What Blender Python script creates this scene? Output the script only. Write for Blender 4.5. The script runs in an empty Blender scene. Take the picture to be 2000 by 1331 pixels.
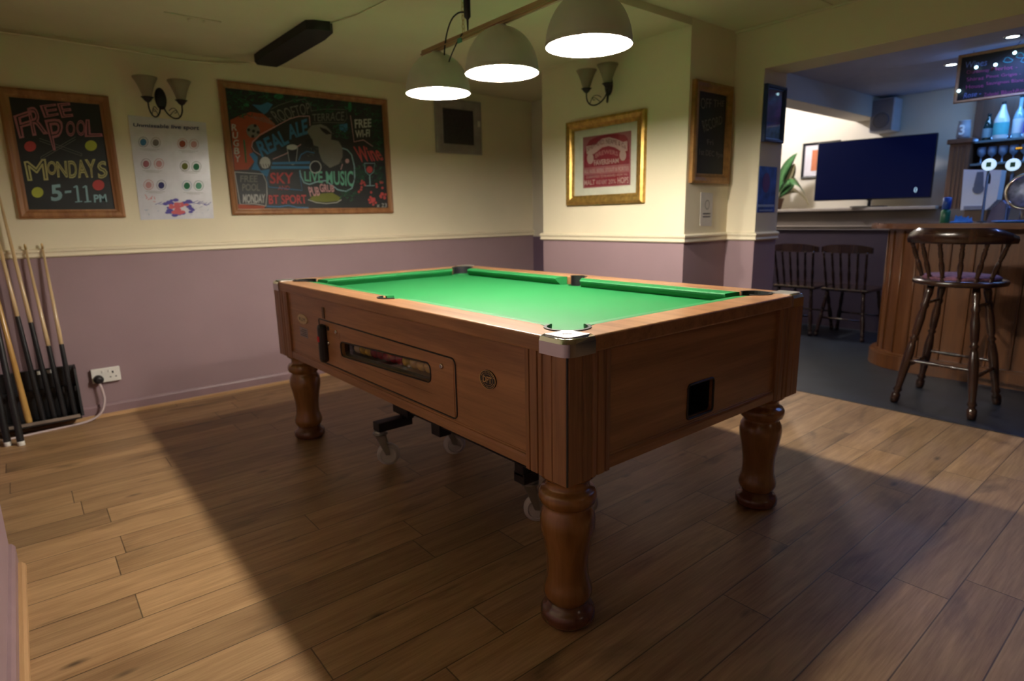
import bpy, bmesh, math, random
from mathutils import Vector, Matrix
random.seed(7)
PI = math.pi
sc = bpy.context.scene
C = sc.collection

# ------------------------------------------------------------------ camera, world, exposure
CP = Vector((-0.98669, -0.99858, 1.13321))
FW = Vector((0.6195, 0.7584, -0.2027)).normalized()
RT = Vector((0.7717, -0.6357, -0.0200)); RT = (RT - FW*RT.dot(FW)).normalized()
UP = RT.cross(FW)
FPX = 1161.65
cam = bpy.data.cameras.new('camera'); cam_o = bpy.data.objects.new('camera', cam); C.objects.link(cam_o)
m = Matrix((RT, UP, -FW)).transposed().to_4x4(); m.translation = CP
cam_o.matrix_world = m
cam.sensor_width = 36; cam.lens = FPX/2000*36; cam.clip_start = 0.02
cam.dof.use_dof = True; cam.dof.focus_distance = 1.5; cam.dof.aperture_fstop = 3.0
sc.camera = cam_o
sc.view_settings.view_transform = 'Standard'; sc.view_settings.look = 'None'
sc.view_settings.gamma = 1; sc.view_settings.use_curve_mapping = False
sc.view_settings.exposure = 0.0
w = bpy.data.worlds.new('world'); sc.world = w; w.use_nodes = True
w.node_tree.nodes['Background'].inputs[0].default_value = (0.5, 0.42, 0.4, 1)
w.node_tree.nodes['Background'].inputs[1].default_value = 0.02
LAMP_W = 2000.0      # radiance of the three bulbs over the table

def area(name, loc, rot, size, power, col, sy=None):
    l = bpy.data.lights.new(name, 'AREA'); l.energy = power; l.color = col; l.size = size
    if sy: l.shape = 'RECTANGLE'; l.size_y = sy
    o = bpy.data.objects.new(name, l); o.location = loc; o.rotation_euler = rot; C.objects.link(o); return o
def spot(name, loc, power, col, angle=165, size=.03):
    l = bpy.data.lights.new(name, 'SPOT'); l.energy = power; l.color = col
    l.spot_size = math.radians(angle); l.spot_blend = .8; l.shadow_soft_size = size
    o = bpy.data.objects.new(name, l); o.location = loc; C.objects.link(o); return o
# other lights: a fill added behind the camera, the one in the stair alcove, blue bar strips and fill
area('room_fill_light', (1.1, -3.6, 2.14), (0, 0, 0), .5, 2.0, (1, .80, .62))  # unseen weak warm fill, added for ambient light from the camera side
area('bar_strip_light', (5.0, -.2, 2.12), (0, math.radians(-20), 0), .1, 12.0, (.22, .50, 1), 1.6)
area('bar_blue_fill_light', (5.46, -.2, 1.70), (0, math.radians(165), 0), .05, 5.0, (.10, .32, 1), 1.5)  # added blue fill aimed upward, tints the bar ceiling and bottles
area('bar_counter_strip_light', (4.45, -.2, 2.12), (0, math.radians(25), 0), .1, 8.0, (.16, .36, 1), 1.6)

# ------------------------------------------------------------------ rays of the photograph
def ray(px, py):
    return FW + RT*((px-1000)/FPX) - UP*((py-665.5)/FPX)
def at(px, py, ax, val):
    d = ray(px, py); i = 'xyz'.index(ax); return CP + d*((val-CP[i])/d[i])

# ------------------------------------------------------------------ materials
def mat(name, col, rough=.6, metal=0., coat=0., spec=.5, emit=None, es=1., bump=0., bscale=200., var=0., vscale=8., trans=0., alpha=1.):
    M = bpy.data.materials.new(name); M.use_nodes = True
    nt = M.node_tree; b = nt.nodes['Principled BSDF']
    b.inputs['Base Color'].default_value = (*col, 1); b.inputs['Roughness'].default_value = rough
    b.inputs['Metallic'].default_value = metal; b.inputs['Coat Weight'].default_value = coat
    b.inputs['Specular IOR Level'].default_value = spec
    b.inputs['Transmission Weight'].default_value = trans; b.inputs['Alpha'].default_value = alpha
    if emit: b.inputs['Emission Color'].default_value = (*emit, 1); b.inputs['Emission Strength'].default_value = es
    if var or bump:
        tc = nt.nodes.new('ShaderNodeTexCoord')
    if var:
        n = nt.nodes.new('ShaderNodeTexNoise'); n.inputs['Scale'].default_value = vscale; n.inputs['Detail'].default_value = 5
        nt.links.new(tc.outputs['Object'], n.inputs['Vector'])
        r = nt.nodes.new('ShaderNodeMapRange'); r.inputs[1].default_value = .3; r.inputs[2].default_value = .7
        r.inputs[3].default_value = 1-var; r.inputs[4].default_value = 1+var
        nt.links.new(n.outputs[0], r.inputs[0])
        mx = nt.nodes.new('ShaderNodeVectorMath'); mx.operation = 'SCALE'; mx.inputs[0].default_value = col
        nt.links.new(r.outputs[0], mx.inputs['Scale']); nt.links.new(mx.outputs[0], b.inputs['Base Color'])
    if bump:
        n = nt.nodes.new('ShaderNodeTexNoise'); n.inputs['Scale'].default_value = bscale; n.inputs['Detail'].default_value = 3
        nt.links.new(tc.outputs['Object'], n.inputs['Vector'])
        bp = nt.nodes.new('ShaderNodeBump'); bp.inputs['Strength'].default_value = bump; bp.inputs['Distance'].default_value = .002
        nt.links.new(n.outputs[0], bp.inputs['Height']); nt.links.new(bp.outputs[0], b.inputs['Normal'])
    return M

def wood(name, c1, c2, rough=.4, coat=.2, axis=0, scale=1., contrast=1.):
    """grain stretched along one axis of the object"""
    M = bpy.data.materials.new(name); M.use_nodes = True; nt = M.node_tree; N = nt.nodes; L = nt.links
    b = N['Principled BSDF']; b.inputs['Roughness'].default_value = rough; b.inputs['Coat Weight'].default_value = coat
    b.inputs['Coat Roughness'].default_value = .15
    tc = N.new('ShaderNodeTexCoord'); mp = N.new('ShaderNodeMapping'); s = [26*scale]*3; s[axis] = 1.4*scale
    mp.inputs['Scale'].default_value = s; L.new(tc.outputs['Object'], mp.inputs['Vector'])
    n1 = N.new('ShaderNodeTexNoise'); n1.inputs['Scale'].default_value = 1; n1.inputs['Detail'].default_value = 6; n1.inputs['Distortion'].default_value = .8
    L.new(mp.outputs[0], n1.inputs['Vector'])
    mp2 = N.new('ShaderNodeMapping'); s = [170*scale]*3; s[axis] = 9*scale
    mp2.inputs['Scale'].default_value = s; L.new(tc.outputs['Object'], mp2.inputs['Vector'])
    n2 = N.new('ShaderNodeTexNoise'); n2.inputs['Scale'].default_value = 1; n2.inputs['Detail'].default_value = 3
    L.new(mp2.outputs[0], n2.inputs['Vector'])
    ad = N.new('ShaderNodeMath'); ad.operation = 'MULTIPLY_ADD'; ad.inputs[1].default_value = .35
    L.new(n2.outputs[0], ad.inputs[0]); L.new(n1.outputs[0], ad.inputs[2])
    cr = N.new('ShaderNodeMapRange'); cr.inputs[1].default_value = .675-.2/contrast; cr.inputs[2].default_value = .675+.2/contrast
    L.new(ad.outputs[0], cr.inputs[0])
    mx = N.new('ShaderNodeMix'); mx.data_type = 'RGBA'; mx.inputs[6].default_value = (*c1, 1); mx.inputs[7].default_value = (*c2, 1)
    L.new(cr.outputs[0], mx.inputs[0]); L.new(mx.outputs[2], b.inputs['Base Color'])
    return M

def floor_mat():
    M = bpy.data.materials.new('floorboards'); M.use_nodes = True; nt = M.node_tree; N = nt.nodes; L = nt.links
    b = N['Principled BSDF']
    def mth(op, a, bb=None, c=None):
        n = N.new('ShaderNodeMath'); n.operation = op
        for i, v in enumerate((a, bb, c)):
            if v is None: continue
            if isinstance(v, (int, float)): n.inputs[i].default_value = v
            else: L.new(v, n.inputs[i])
        return n.outputs[0]
    tc = N.new('ShaderNodeTexCoord'); sp = N.new('ShaderNodeSeparateXYZ'); L.new(tc.outputs['Object'], sp.inputs[0])
    X, Y = sp.outputs[0], sp.outputs[1]
    ry = mth('DIVIDE', mth('SUBTRACT', Y, .002), .150)
    row = mth('FLOOR', ry); fy = mth('FRACT', ry)
    wn = N.new('ShaderNodeTexWhiteNoise'); wn.noise_dimensions = '1D'; L.new(row, wn.inputs['W'])
    rx = mth('ADD', mth('DIVIDE', X, 1.15), mth('MULTIPLY', wn.outputs['Value'], 7.3))
    col = mth('FLOOR', rx); fx = mth('FRACT', rx)
    cv = N.new('ShaderNodeCombineXYZ'); L.new(row, cv.inputs[0]); L.new(col, cv.inputs[1])
    wn2 = N.new('ShaderNodeTexWhiteNoise'); wn2.noise_dimensions = '3D'; L.new(cv.outputs[0], wn2.inputs['Vector'])
    # seams
    dy = mth('MULTIPLY', mth('MINIMUM', fy, mth('SUBTRACT', 1, fy)), .150)
    dx = mth('MULTIPLY', mth('MINIMUM', fx, mth('SUBTRACT', 1, fx)), 1.15)
    d = mth('MINIMUM', dy, dx)
    seam = N.new('ShaderNodeMapRange'); seam.inputs[1].default_value = .0008; seam.inputs[2].default_value = .0026
    L.new(d, seam.inputs[0])
    # grain
    off = N.new('ShaderNodeVectorMath'); off.operation = 'MULTIPLY_ADD'; L.new(wn2.outputs['Color'], off.inputs[0])
    off.inputs[1].default_value = (20, 20, 20); L.new(tc.outputs['Object'], off.inputs[2])
    def noise(sx, sy, det, dist=0.):
        mp = N.new('ShaderNodeMapping'); mp.inputs['Scale'].default_value = (sx, sy, 1); L.new(off.outputs[0], mp.inputs['Vector'])
        n = N.new('ShaderNodeTexNoise'); n.inputs['Scale'].default_value = 1; n.inputs['Detail'].default_value = det; n.inputs['Distortion'].default_value = dist
        L.new(mp.outputs[0], n.inputs['Vector']); return n.outputs[0]
    g1 = noise(1.6, 18, 6, 1.2); g2 = noise(9, 160, 3); blot = noise(2.2, 6.5, 4, .6)
    g = mth('ADD', mth('MULTIPLY', g1, .6), mth('MULTIPLY', g2, .4))
    gr = N.new('ShaderNodeMapRange'); gr.inputs[1].default_value = .33; gr.inputs[2].default_value = .67; L.new(g, gr.inputs[0])
    mx = N.new('ShaderNodeMix'); mx.data_type = 'RGBA'; mx.inputs[6].default_value = (.235, .128, .056, 1); mx.inputs[7].default_value = (.44, .275, .135, 1)
    L.new(gr.outputs[0], mx.inputs[0])
    tone = mth('ADD', .80, mth('MULTIPLY', wn2.outputs['Value'], .38))
    # dark knots / smoky patches
    kn = N.new('ShaderNodeMapRange'); kn.inputs[1].default_value = .60; kn.inputs[2].default_value = .74; kn.inputs[3].default_value = 1; kn.inputs[4].default_value = .42
    L.new(blot, kn.inputs[0])
    vo = N.new('ShaderNodeTexVoronoi'); vo.inputs['Scale'].default_value = 1
    mpv = N.new('ShaderNodeMapping'); mpv.inputs['Scale'].default_value = (3.0, 7.5, 1); L.new(off.outputs[0], mpv.inputs['Vector']); L.new(mpv.outputs[0], vo.inputs['Vector'])
    kk = N.new('ShaderNodeMapRange'); kk.inputs[1].default_value = .02; kk.inputs[2].default_value = .12; kk.inputs[3].default_value = .25; kk.inputs[4].default_value = 1
    L.new(vo.outputs['Distance'], kk.inputs[0])
    gate = mth('GREATER_THAN', mth('FRACT', mth('MULTIPLY', vo.outputs['Color'], 7.7)), .35)
    kmix = mth('ADD', mth('MULTIPLY', kk.outputs[0], gate), mth('SUBTRACT', 1, gate))
    sm = N.new('ShaderNodeMapRange'); sm.inputs[3].default_value = .30; sm.inputs[4].default_value = 1; L.new(seam.outputs[0], sm.inputs[0])
    f = mth('MULTIPLY', mth('MULTIPLY', tone, kn.outputs[0]), mth('MULTIPLY', kmix, sm.outputs[0]))
    sc_ = N.new('ShaderNodeVectorMath'); sc_.operation = 'SCALE'; L.new(mx.outputs[2], sc_.inputs[0]); L.new(f, sc_.inputs['Scale'])
    L.new(sc_.outputs[0], b.inputs['Base Color'])
    b.inputs['Roughness'].default_value = .42
    bp = N.new('ShaderNodeBump'); bp.inputs['Strength'].default_value = .25; bp.inputs['Distance'].default_value = .002
    L.new(mth('ADD', seam.outputs[0], mth('MULTIPLY', g2, .25)), bp.inputs['Height']); L.new(bp.outputs[0], b.inputs['Normal'])
    return M

def wall_mat(name, top, low, zs, rough=.75):
    """two paints that meet behind the dado rail"""
    M = mat(name, top, rough); nt = M.node_tree; N = nt.nodes; L = nt.links; b = N['Principled BSDF']
    g = N.new('ShaderNodeNewGeometry'); s = N.new('ShaderNodeSeparateXYZ'); L.new(g.outputs['Position'], s.inputs[0])
    gt = N.new('ShaderNodeMath'); gt.operation = 'GREATER_THAN'; gt.inputs[1].default_value = zs; L.new(s.outputs[2], gt.inputs[0])
    mx = N.new('ShaderNodeMix'); mx.data_type = 'RGBA'; mx.inputs[6].default_value = (*low, 1); mx.inputs[7].default_value = (*top, 1)
    L.new(gt.outputs[0], mx.inputs[0])
    n = N.new('ShaderNodeTexNoise'); n.inputs['Scale'].default_value = 1.7; n.inputs['Detail'].default_value = 6; L.new(g.outputs['Position'], n.inputs['Vector'])
    r = N.new('ShaderNodeMapRange'); r.inputs[1].default_value = .3; r.inputs[2].default_value = .7; r.inputs[3].default_value = .93; r.inputs[4].default_value = 1.05
    L.new(n.outputs[0], r.inputs[0])
    v = N.new('ShaderNodeVectorMath'); v.operation = 'SCALE'; L.new(mx.outputs[2], v.inputs[0]); L.new(r.outputs[0], v.inputs['Scale'])
    L.new(v.outputs[0], b.inputs['Base Color'])
    n2 = N.new('ShaderNodeTexNoise'); n2.inputs['Scale'].default_value = 14; n2.inputs['Detail'].default_value = 6; L.new(g.outputs['Position'], n2.inputs['Vector'])
    bp = N.new('ShaderNodeBump'); bp.inputs['Strength'].default_value = .25; bp.inputs['Distance'].default_value = .006
    L.new(n2.outputs[0], bp.inputs['Height']); L.new(bp.outputs[0], b.inputs['Normal'])
    return M

CREAM = (.76, .67, .49); MAUVE = (.30, .20, .22)
m_wall = wall_mat('wall_paint', CREAM, MAUVE, .985)
m_cream = mat('cream_gloss_paint', (.78, .69, .51), .45, bump=.1, bscale=30)
m_ceil = mat('ceiling_paint', (.66, .60, .44), .85, bump=.5, bscale=9, var=.05, vscale=2)
m_mauve = mat('mauve_gloss_paint', (.27, .175, .195), .4, var=.1)
m_floor = floor_mat()
m_slate = mat('dark_blue_vinyl', (.012, .016, .022), .45, var=.4, vscale=5, bump=.1, bscale=40)
m_bead = wood('pine_bead', (.42, .24, .11), (.55, .33, .16), axis=1)
m_beadx = wood('pine_bead_across', (.42, .24, .11), (.55, .33, .16), axis=0)
TW1, TW2 = (.22, .098, .042), (.40, .19, .085)
m_ty = wood('table_laminate_long', TW1, TW2, .38, .15, axis=1, scale=.8)
m_tx = wood('table_laminate_short', TW1, TW2, .38, .15, axis=0, scale=.8)
m_tz = wood('table_laminate_upright', (.18, .080, .036), (.36, .165, .075), .42, .1, axis=2, scale=1.0)
m_leg = wood('varnished_turned_wood', (.20, .082, .022), (.32, .14, .042), .25, .6, axis=2, scale=.5)
m_foot = wood('dark_red_turned_wood', (.10, .032, .018), (.17, .06, .03), .25, .6, axis=2, scale=.5)
m_cloth = mat('green_baize', (.008, .160, .040), .6, spec=.40, bump=.25, bscale=900, var=.06, vscale=3)
m_black = mat('black_plastic', (.012, .012, .014), .4, var=.2)
m_blackmetal = mat('black_painted_steel', (.012, .012, .016), .45, var=.2)
m_chrome = mat('chrome', (.62, .60, .57), .12, 1., var=.03)
m_satin = mat('satin_chrome', (.60, .57, .54), .48, 1., var=.03)
m_brass = mat('brass', (.62, .46, .22), .3, 1., var=.1)
m_white = mat('white_plastic', (.78, .76, .72), .4, var=.03)
m_dark = mat('dark_inside', (.012, .010, .010), .8, var=.2)
m_chalk = mat('chalkboard', (.010, .011, .013), .55, var=.3, vscale=6)
m_pine = wood('pine_frame', (.22, .085, .028), (.36, .16, .06), .5, .1, axis=2)
m_oak = wood('light_oak_frame', (.30, .15, .06), (.42, .23, .10), .5, .1, axis=0)
m_gold = mat('gilt_frame', (.55, .34, .09), .33, .75, var=.25, vscale=40, bump=.3, bscale=120)
m_iron = mat('wrought_iron', (.018, .015, .020), .5, .3, var=.2)
m_frost = mat('frosted_glass', (.42, .36, .24), .5, trans=.5, var=.04)
m_darkwood = wood('dark_stained_wood', (.018, .007, .004), (.045, .018, .009), .25, .5, axis=2)
m_barwood = wood('bar_panel_wood', (.095, .032, .008), (.17, .062, .016), .35, .3, axis=2, scale=.8)
m_bartop = wood('bar_top_wood', (.12, .045, .018), (.22, .085, .035), .18, .8, axis=1)
def flat(name, col, rough=.7, **k): return mat(name, col, rough, var=.06, vscale=20, **k)
m_paper = flat('white_paper', (.62, .60, .66), .28)
ck = {n: flat('chalk_'+n, c) for n, c in dict(pink=(.36, .13, .16), yellow=(.42, .38, .16), lime=(.38, .40, .05), red=(.42, .05, .05), blue=(.035, .15, .30),
      sky=(.22, .36, .40), white=(.42, .41, .39), grey=(.16, .15, .13), green=(.02, .16, .07), mint=(.12, .36, .25), orange=(.30, .055, .022), dkgreen=(.01, .055, .028),
      rose=(.50, .26, .27), navy=(.02, .02, .12), black=(.008, .008, .010), purple=(.10, .02, .06), cyan=(.05, .40, .45), olive=(.14, .15, .02)).items()}

# ------------------------------------------------------------------ mesh builder
WM = {}
class G:
    def __init__(s): s.bm = bmesh.new()
    def _add(s, vs, fs):
        V = [s.bm.verts.new(v) for v in vs]
        for f in fs:
            try: s.bm.faces.new([V[i] for i in f])
            except ValueError: pass
        return V
    def box(s, a, b, bev=0., M=None):
        x0, x1 = sorted((a[0], b[0])); y0, y1 = sorted((a[1], b[1])); z0, z1 = sorted((a[2], b[2]))
        t = bmesh.new(); r = bmesh.ops.create_cube(t, size=1)
        for v in t.verts: v.co = ((x0+x1)/2+v.co.x*(x1-x0), (y0+y1)/2+v.co.y*(y1-y0), (z0+z1)/2+v.co.z*(z1-z0))
        if bev: bmesh.ops.bevel(t, geom=t.edges[:], offset=min(bev, .45*min(x1-x0, y1-y0, z1-z0)), segments=2, profile=.5, affect='EDGES')
        s.merge(t, M); return s
    def merge(s, t, M=None):
        t.verts.index_update(); V = [s.bm.verts.new(M @ v.co if M else v.co) for v in t.verts]
        for f in t.faces:
            try: n = s.bm.faces.new([V[v.index] for v in f.verts]); n.smooth = f.smooth
            except ValueError: pass
        t.free()
    def lathe(s, prof, p0=(0, 0, 0), p1=(0, 0, 1), seg=24, smooth=True, cap=True):
        """prof = [(height, radius)] along the axis p0->p1 (unit heights in metres)"""
        p0 = Vector(p0); ax = (Vector(p1)-p0).normalized(); q = ax.to_track_quat('Z', 'Y').to_matrix()
        rings = []
        for h, r in prof:
            c = p0+ax*h
            rings.append([s.bm.verts.new(c+q @ Vector((max(r, 1e-5)*math.cos(2*PI*i/seg), max(r, 1e-5)*math.sin(2*PI*i/seg), 0))) for i in range(seg)])
        for a, b in zip(rings, rings[1:]):
            for i in range(seg):
                f = s.bm.faces.new((a[i], a[(i+1) % seg], b[(i+1) % seg], b[i])); f.smooth = smooth
        if cap:
            s.bm.faces.new(rings[0][::-1]); s.bm.faces.new(rings[-1])
        return s
    def cyl(s, p0, p1, r, seg=16, r2=None):
        L = (Vector(p1)-Vector(p0)).length
        return s.lathe([(0, r), (L, r if r2 is None else r2)], p0, p1, seg)
    def sphere(s, c, r, seg=16, sz=1.):
        n = seg//2
        return s.lathe([(-r*math.cos(PI*i/n)*sz, r*math.sin(PI*i/n)) for i in range(n+1)], c, Vector(c)+Vector((0, 0, 1)), seg)
    def tube(s, pts, r, seg=8, closed=False, smooth_path=0):
        pts = [Vector(p) for p in pts]
        for _ in range(smooth_path):
            q = [pts[0]]
            for a, b in zip(pts, pts[1:]): q += [a*.75+b*.25, a*.25+b*.75]
            pts = q+[pts[-1]]
        n = len(pts); rings = []; up = Vector((0, 0, 1))
        for i, p in enumerate(pts):
            a = pts[(i-1) % n] if closed or i else p; b = pts[(i+1) % n] if closed or i < n-1 else p
            d = (b-a).normalized() if (b-a).length > 1e-9 else Vector((0, 0, 1))
            if i == 0: up = Vector((0, 0, 1)) if abs(d.z) < .9 else Vector((1, 0, 0))
            x = d.cross(up)
            if x.length < 1e-4: x = d.cross(Vector((0, 1, 0)))
            x.normalize(); y = x.cross(d).normalized(); up = y
            rr = r[i] if isinstance(r, (list, tuple)) else r
            rings.append([s.bm.verts.new(p+x*rr*math.cos(2*PI*k/seg)+y*rr*math.sin(2*PI*k/seg)) for k in range(seg)])
        R = list(zip(rings, rings[1:]))+([(rings[-1], rings[0])] if closed else [])
        for a, b in R:
            for i in range(seg):
                f = s.bm.faces.new((a[i], a[(i+1) % seg], b[(i+1) % seg], b[i])); f.smooth = True
        if not closed: s.bm.faces.new(rings[0][::-1]); s.bm.faces.new(rings[-1])
        return s
    def prism(s, poly, ax, a, b):
        """poly = 2D points in the plane normal to ax, extruded from a to b"""
        i = 'xyz'.index(ax)
        def P(p, h): v = list(p); v.insert(i, h); return v
        n = len(poly); V = s._add([P(p, a) for p in poly]+[P(p, b) for p in poly], [])
        s.bm.faces.new(V[:n]); s.bm.faces.new(V[n:][::-1])
        for k in range(n): s.bm.faces.new((V[k], V[n+k], V[n+(k+1) % n], V[(k+1) % n]))
        return s
    def slab(s, pts, nrm, th):
        """planar polygon given thickness along nrm"""
        nrm = Vector(nrm).normalized()*th; n = len(pts); pts = [Vector(p) for p in pts]
        V = s._add(pts+[p+nrm for p in pts], [])
        s.bm.faces.new(V[:n]); s.bm.faces.new(V[n:][::-1])
        for k in range(n): s.bm.faces.new((V[k], V[n+k], V[n+(k+1) % n], V[(k+1) % n]))
        return s
    def curve2d(s, outlines, th, M, bev=0.):
        """filled 2D outlines (the inner ones are holes), thickness th, placed by matrix M"""
        cu = bpy.data.curves.new('t', 'CURVE'); cu.dimensions = '2D'; cu.fill_mode = 'BOTH'; cu.extrude = th/2; cu.bevel_depth = bev; cu.bevel_resolution = 2
        if bev: cu.extrude = th/2-bev; cu.offset = -bev
        for o in outlines:
            sp = cu.splines.new('POLY'); sp.points.add(len(o)-1); sp.use_cyclic_u = True
            for i, p in enumerate(o): sp.points[i].co = (p[0], p[1], 0, 1)
        s._conv(cu, lambda v: M @ v); return s
    def _conv(s, cu, fn):
        ob = bpy.data.objects.new('t', cu); C.objects.link(ob); bpy.context.view_layer.update()
        me = bpy.data.meshes.new_from_object(ob.evaluated_get(bpy.context.evaluated_depsgraph_get()))
        V = [s.bm.verts.new(fn(v.co)) for v in me.vertices]
        for p in me.polygons:
            try: s.bm.faces.new([V[i] for i in p.vertices])
            except ValueError: pass
        bpy.data.objects.remove(ob); bpy.data.curves.remove(cu); bpy.data.meshes.remove(me)
    def text(s, body, fn, outline=0., arch=0., bold=0., shear=0.):
        """letters filling the unit square, mapped by fn(u, v, d)"""
        cu = bpy.data.curves.new('t', 'FONT'); cu.body = body; cu.size = 1; cu.resolution_u = 3; cu.shear = shear
        if outline: cu.fill_mode = 'NONE'; cu.bevel_depth = outline; cu.bevel_resolution = 0
        else: cu.offset = bold
        ob = bpy.data.objects.new('t', cu); C.objects.link(ob); bpy.context.view_layer.update()
        me = bpy.data.meshes.new_from_object(ob.evaluated_get(bpy.context.evaluated_depsgraph_get()))
        xs = [v.co.x for v in me.vertices]; ys = [v.co.y for v in me.vertices]
        if xs:
            x0, x1, y0, y1 = min(xs), max(xs), min(ys), max(ys)
            def f(v):
                u = (v.x-x0)/(x1-x0); t = (v.y-y0)/(y1-y0)
                return fn(u, t+arch*(1-(2*u-1)**2), v.z*.02)
            V = [s.bm.verts.new(f(v.co)) for v in me.vertices]
            for p in me.polygons:
                try: s.bm.faces.new([V[i] for i in p.vertices])
                except ValueError: pass
        bpy.data.objects.remove(ob); bpy.data.curves.remove(cu); bpy.data.meshes.remove(me); return s
    def ribbon(s, pts, w, nrm, closed=False):
        """a flat stroke on a board"""
        nrm = Vector(nrm).normalized(); pts = [Vector(p) for p in pts]
        if closed: pts = pts+[pts[0]]
        prev = None
        for i, p in enumerate(pts):
            a = pts[max(i-1, 0)]; b = pts[min(i+1, len(pts)-1)]
            if closed and i in (0, len(pts)-1): a, b = pts[-2], pts[1]
            d = (b-a); t = nrm.cross(d).normalized()*w/2
            cur = (s.bm.verts.new(p+t), s.bm.verts.new(p-t))
            if prev: s.bm.faces.new((prev[0], prev[1], cur[1], cur[0]))
            prev = cur
        return s
    def fill(s, pts):
        V = [s.bm.verts.new(Vector(p)) for p in pts]; s.bm.faces.new(V); return s
    def mesh(s, name, m, inv=None, smooth=None):
        bmesh.ops.recalc_face_normals(s.bm, faces=s.bm.faces[:])
        me = bpy.data.meshes.new(name); s.bm.to_mesh(me); s.bm.free()
        if inv: me.transform(inv)
        for mm in (m if isinstance(m, list) else [m]): me.materials.append(mm)
        return me

def thing(name, label, cat, loc=(0, 0, 0), rotz=0., group=None):
    o = bpy.data.objects.new(name, None); C.objects.link(o); o.empty_display_size = .05
    o.location = loc; o.rotation_euler = (0, 0, rotz); o['label'] = label; o['category'] = cat
    if group: o['group'] = group
    WM[o.name] = Matrix.Translation(Vector(loc)) @ Matrix.Rotation(rotz, 4, 'Z')
    return o
def part(name, g, m, parent, label=None, kind=None):
    W = WM[parent.name]; me = g.mesh(name, m, W.inverted())
    o = bpy.data.objects.new(name, me); C.objects.link(o); o.parent = parent; WM[o.name] = W
    if label: o['label'] = label
    if kind: o['kind'] = kind
    return o
def single(name, g, m, label, cat, group=None, loc=(0, 0, 0), kind=None):
    W = Matrix.Translation(Vector(loc)); me = g.mesh(name, m, W.inverted())
    o = bpy.data.objects.new(name, me); o.location = loc; C.objects.link(o); WM[o.name] = W
    o['label'] = label; o['category'] = cat
    if group: o['group'] = group
    if kind: o['kind'] = kind
    return o
def struct(name, g, m, label, cat, kind='structure'):
    o = single(name, g, m, label, cat); o['kind'] = kind; return o
def dup(root, loc, rotz, label, name=None):
    r = root.copy(); C.objects.link(r); r.location = loc; r.rotation_euler = (0, 0, rotz); r['label'] = label
    for ch in list(root.children):
        c = ch.copy(); C.objects.link(c); c.parent = r
        for g_ in list(ch.children):
            d = g_.copy(); C.objects.link(d); d.parent = c
    return r

# ------------------------------------------------------------------ the rooms
Y1, X1, X2, YA, YB, Y2, XB = 3.257, 2.055, 2.508, 1.104, 2.33, .912, 5.6
ZC, ZF = 2.19, 2.15
XL = -1.21
struct('floor', G().box((-1.8, -6.2, -.06), (2.775, 3.4, 0)), m_floor, 'oak plank floor of the pool room, knotty boards running across', 'floor')
struct('floor_bar', G().box((2.775, -6.2, -.06), (5.75, 3.6, -.001)), m_slate, 'dark blue grey vinyl floor of the bar room', 'floor')
struct('wall_far', G().box((XL-.2, Y1, 0), (3.1, Y1+.12, 2.3)), m_wall, 'far wall, cream above the dado rail and mauve below', 'wall')
g = G().box((XL-.1, 2.32, 0), (XL, Y1, 2.3))
struct('wall_left', g, m_wall, 'short stretch of left wall beside the cue rack', 'wall')
g = G().box((-1.3, -6.0, 0), (-1.155, 1.53, 2.3))
struct('wall_near', g, m_wall, 'mauve and cream wall at the lower left edge of the photo', 'wall')
struct('wall_passage', G().box((-1.9, -6.1, 0), (-1.8, 3.4, 2.3)), m_wall, 'wall behind the doorway at the left edge', 'wall')
struct('wall_back', G().box((-1.9, -6.1, 0), (5.7, -6.0, 2.3)), m_wall, 'wall behind the camera', 'wall')
struct('wall_chimney', G().box((X1, YA, 0), (X2, YB, 2.3)), m_wall, 'projecting chimney breast carrying the gilt framed print', 'wall')
struct('wall_pier', G().box((X2, Y2, 0), (2.772, YB, 2.3)), m_wall, 'wall pier between the chimney breast and the bar opening', 'wall')
struct('wall_recess', G().box((3.0, YB, 0), (3.1, Y1, 2.3)), m_wall, 'side wall of the recess behind the chimney breast', 'wall')
struct('wall_recess_back', G().box((2.772, YB, 0), (3.1, YB+.1, 2.3)), m_wall, 'short wall closing the recess toward the bar', 'wall')
struct('wall_header', G().box((X2, -6.0, 1.950), (2.745, Y2, 2.3)), m_wall, 'lintel above the wide opening to the bar', 'wall')
struct('wall_right', G().box((X2, -6.0, 0), (2.772, -4.0, 1.95)), m_wall, 'wall to the right of the opening to the bar', 'wall')
struct('ceiling', G().box((-1.9, -6.1, ZC), (X2+.1, YA, ZC+.1)), m_ceil, 'uneven cream plaster ceiling over the near part of the pool room', 'ceiling')
struct('ceiling_far', G().box((-1.9, YA, ZF), (X1+.004, Y1+.1, ZF+.14)).box((X1+.004, YB-.004, ZF), (3.1, Y1+.1, ZF+.14)), m_ceil, 'slightly lower cream plaster ceiling by the far wall', 'ceiling')
m_barceil = mat('bar_ceiling_paint', (.42, .42, .46), .8, var=.05)
m_barwall = wall_mat('bar_wall_paint', (.62, .58, .50), (.14, .09, .14), .955)
struct('ceiling_bar', G().box((2.745, -6.1, 2.175), (5.75, 1.42, 2.3)), m_barceil, 'bar room ceiling with recessed downlights', 'ceiling')
struct('ceiling_alcove', G().box((2.772, 1.6, 2.52), (5.75, 3.6, 2.6)), m_ceil, 'higher ceiling of the bright alcove beside the bar', 'ceiling')
struct('wall_beam', G().box((2.772, 1.40, 1.99), (5.75, 1.61, 2.6)), m_barwall, 'deep beam between the bar and the bright alcove', 'wall')
struct('wall_bar', G().box((XB, -6.1, 1.155), (XB+.12, 3.6, 2.6)), m_barwall, 'end wall of the bar room behind the television', 'wall')
g = G().box((5.18, -6.1, 0), (XB+.12, 3.6, 1.13)); 
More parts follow.
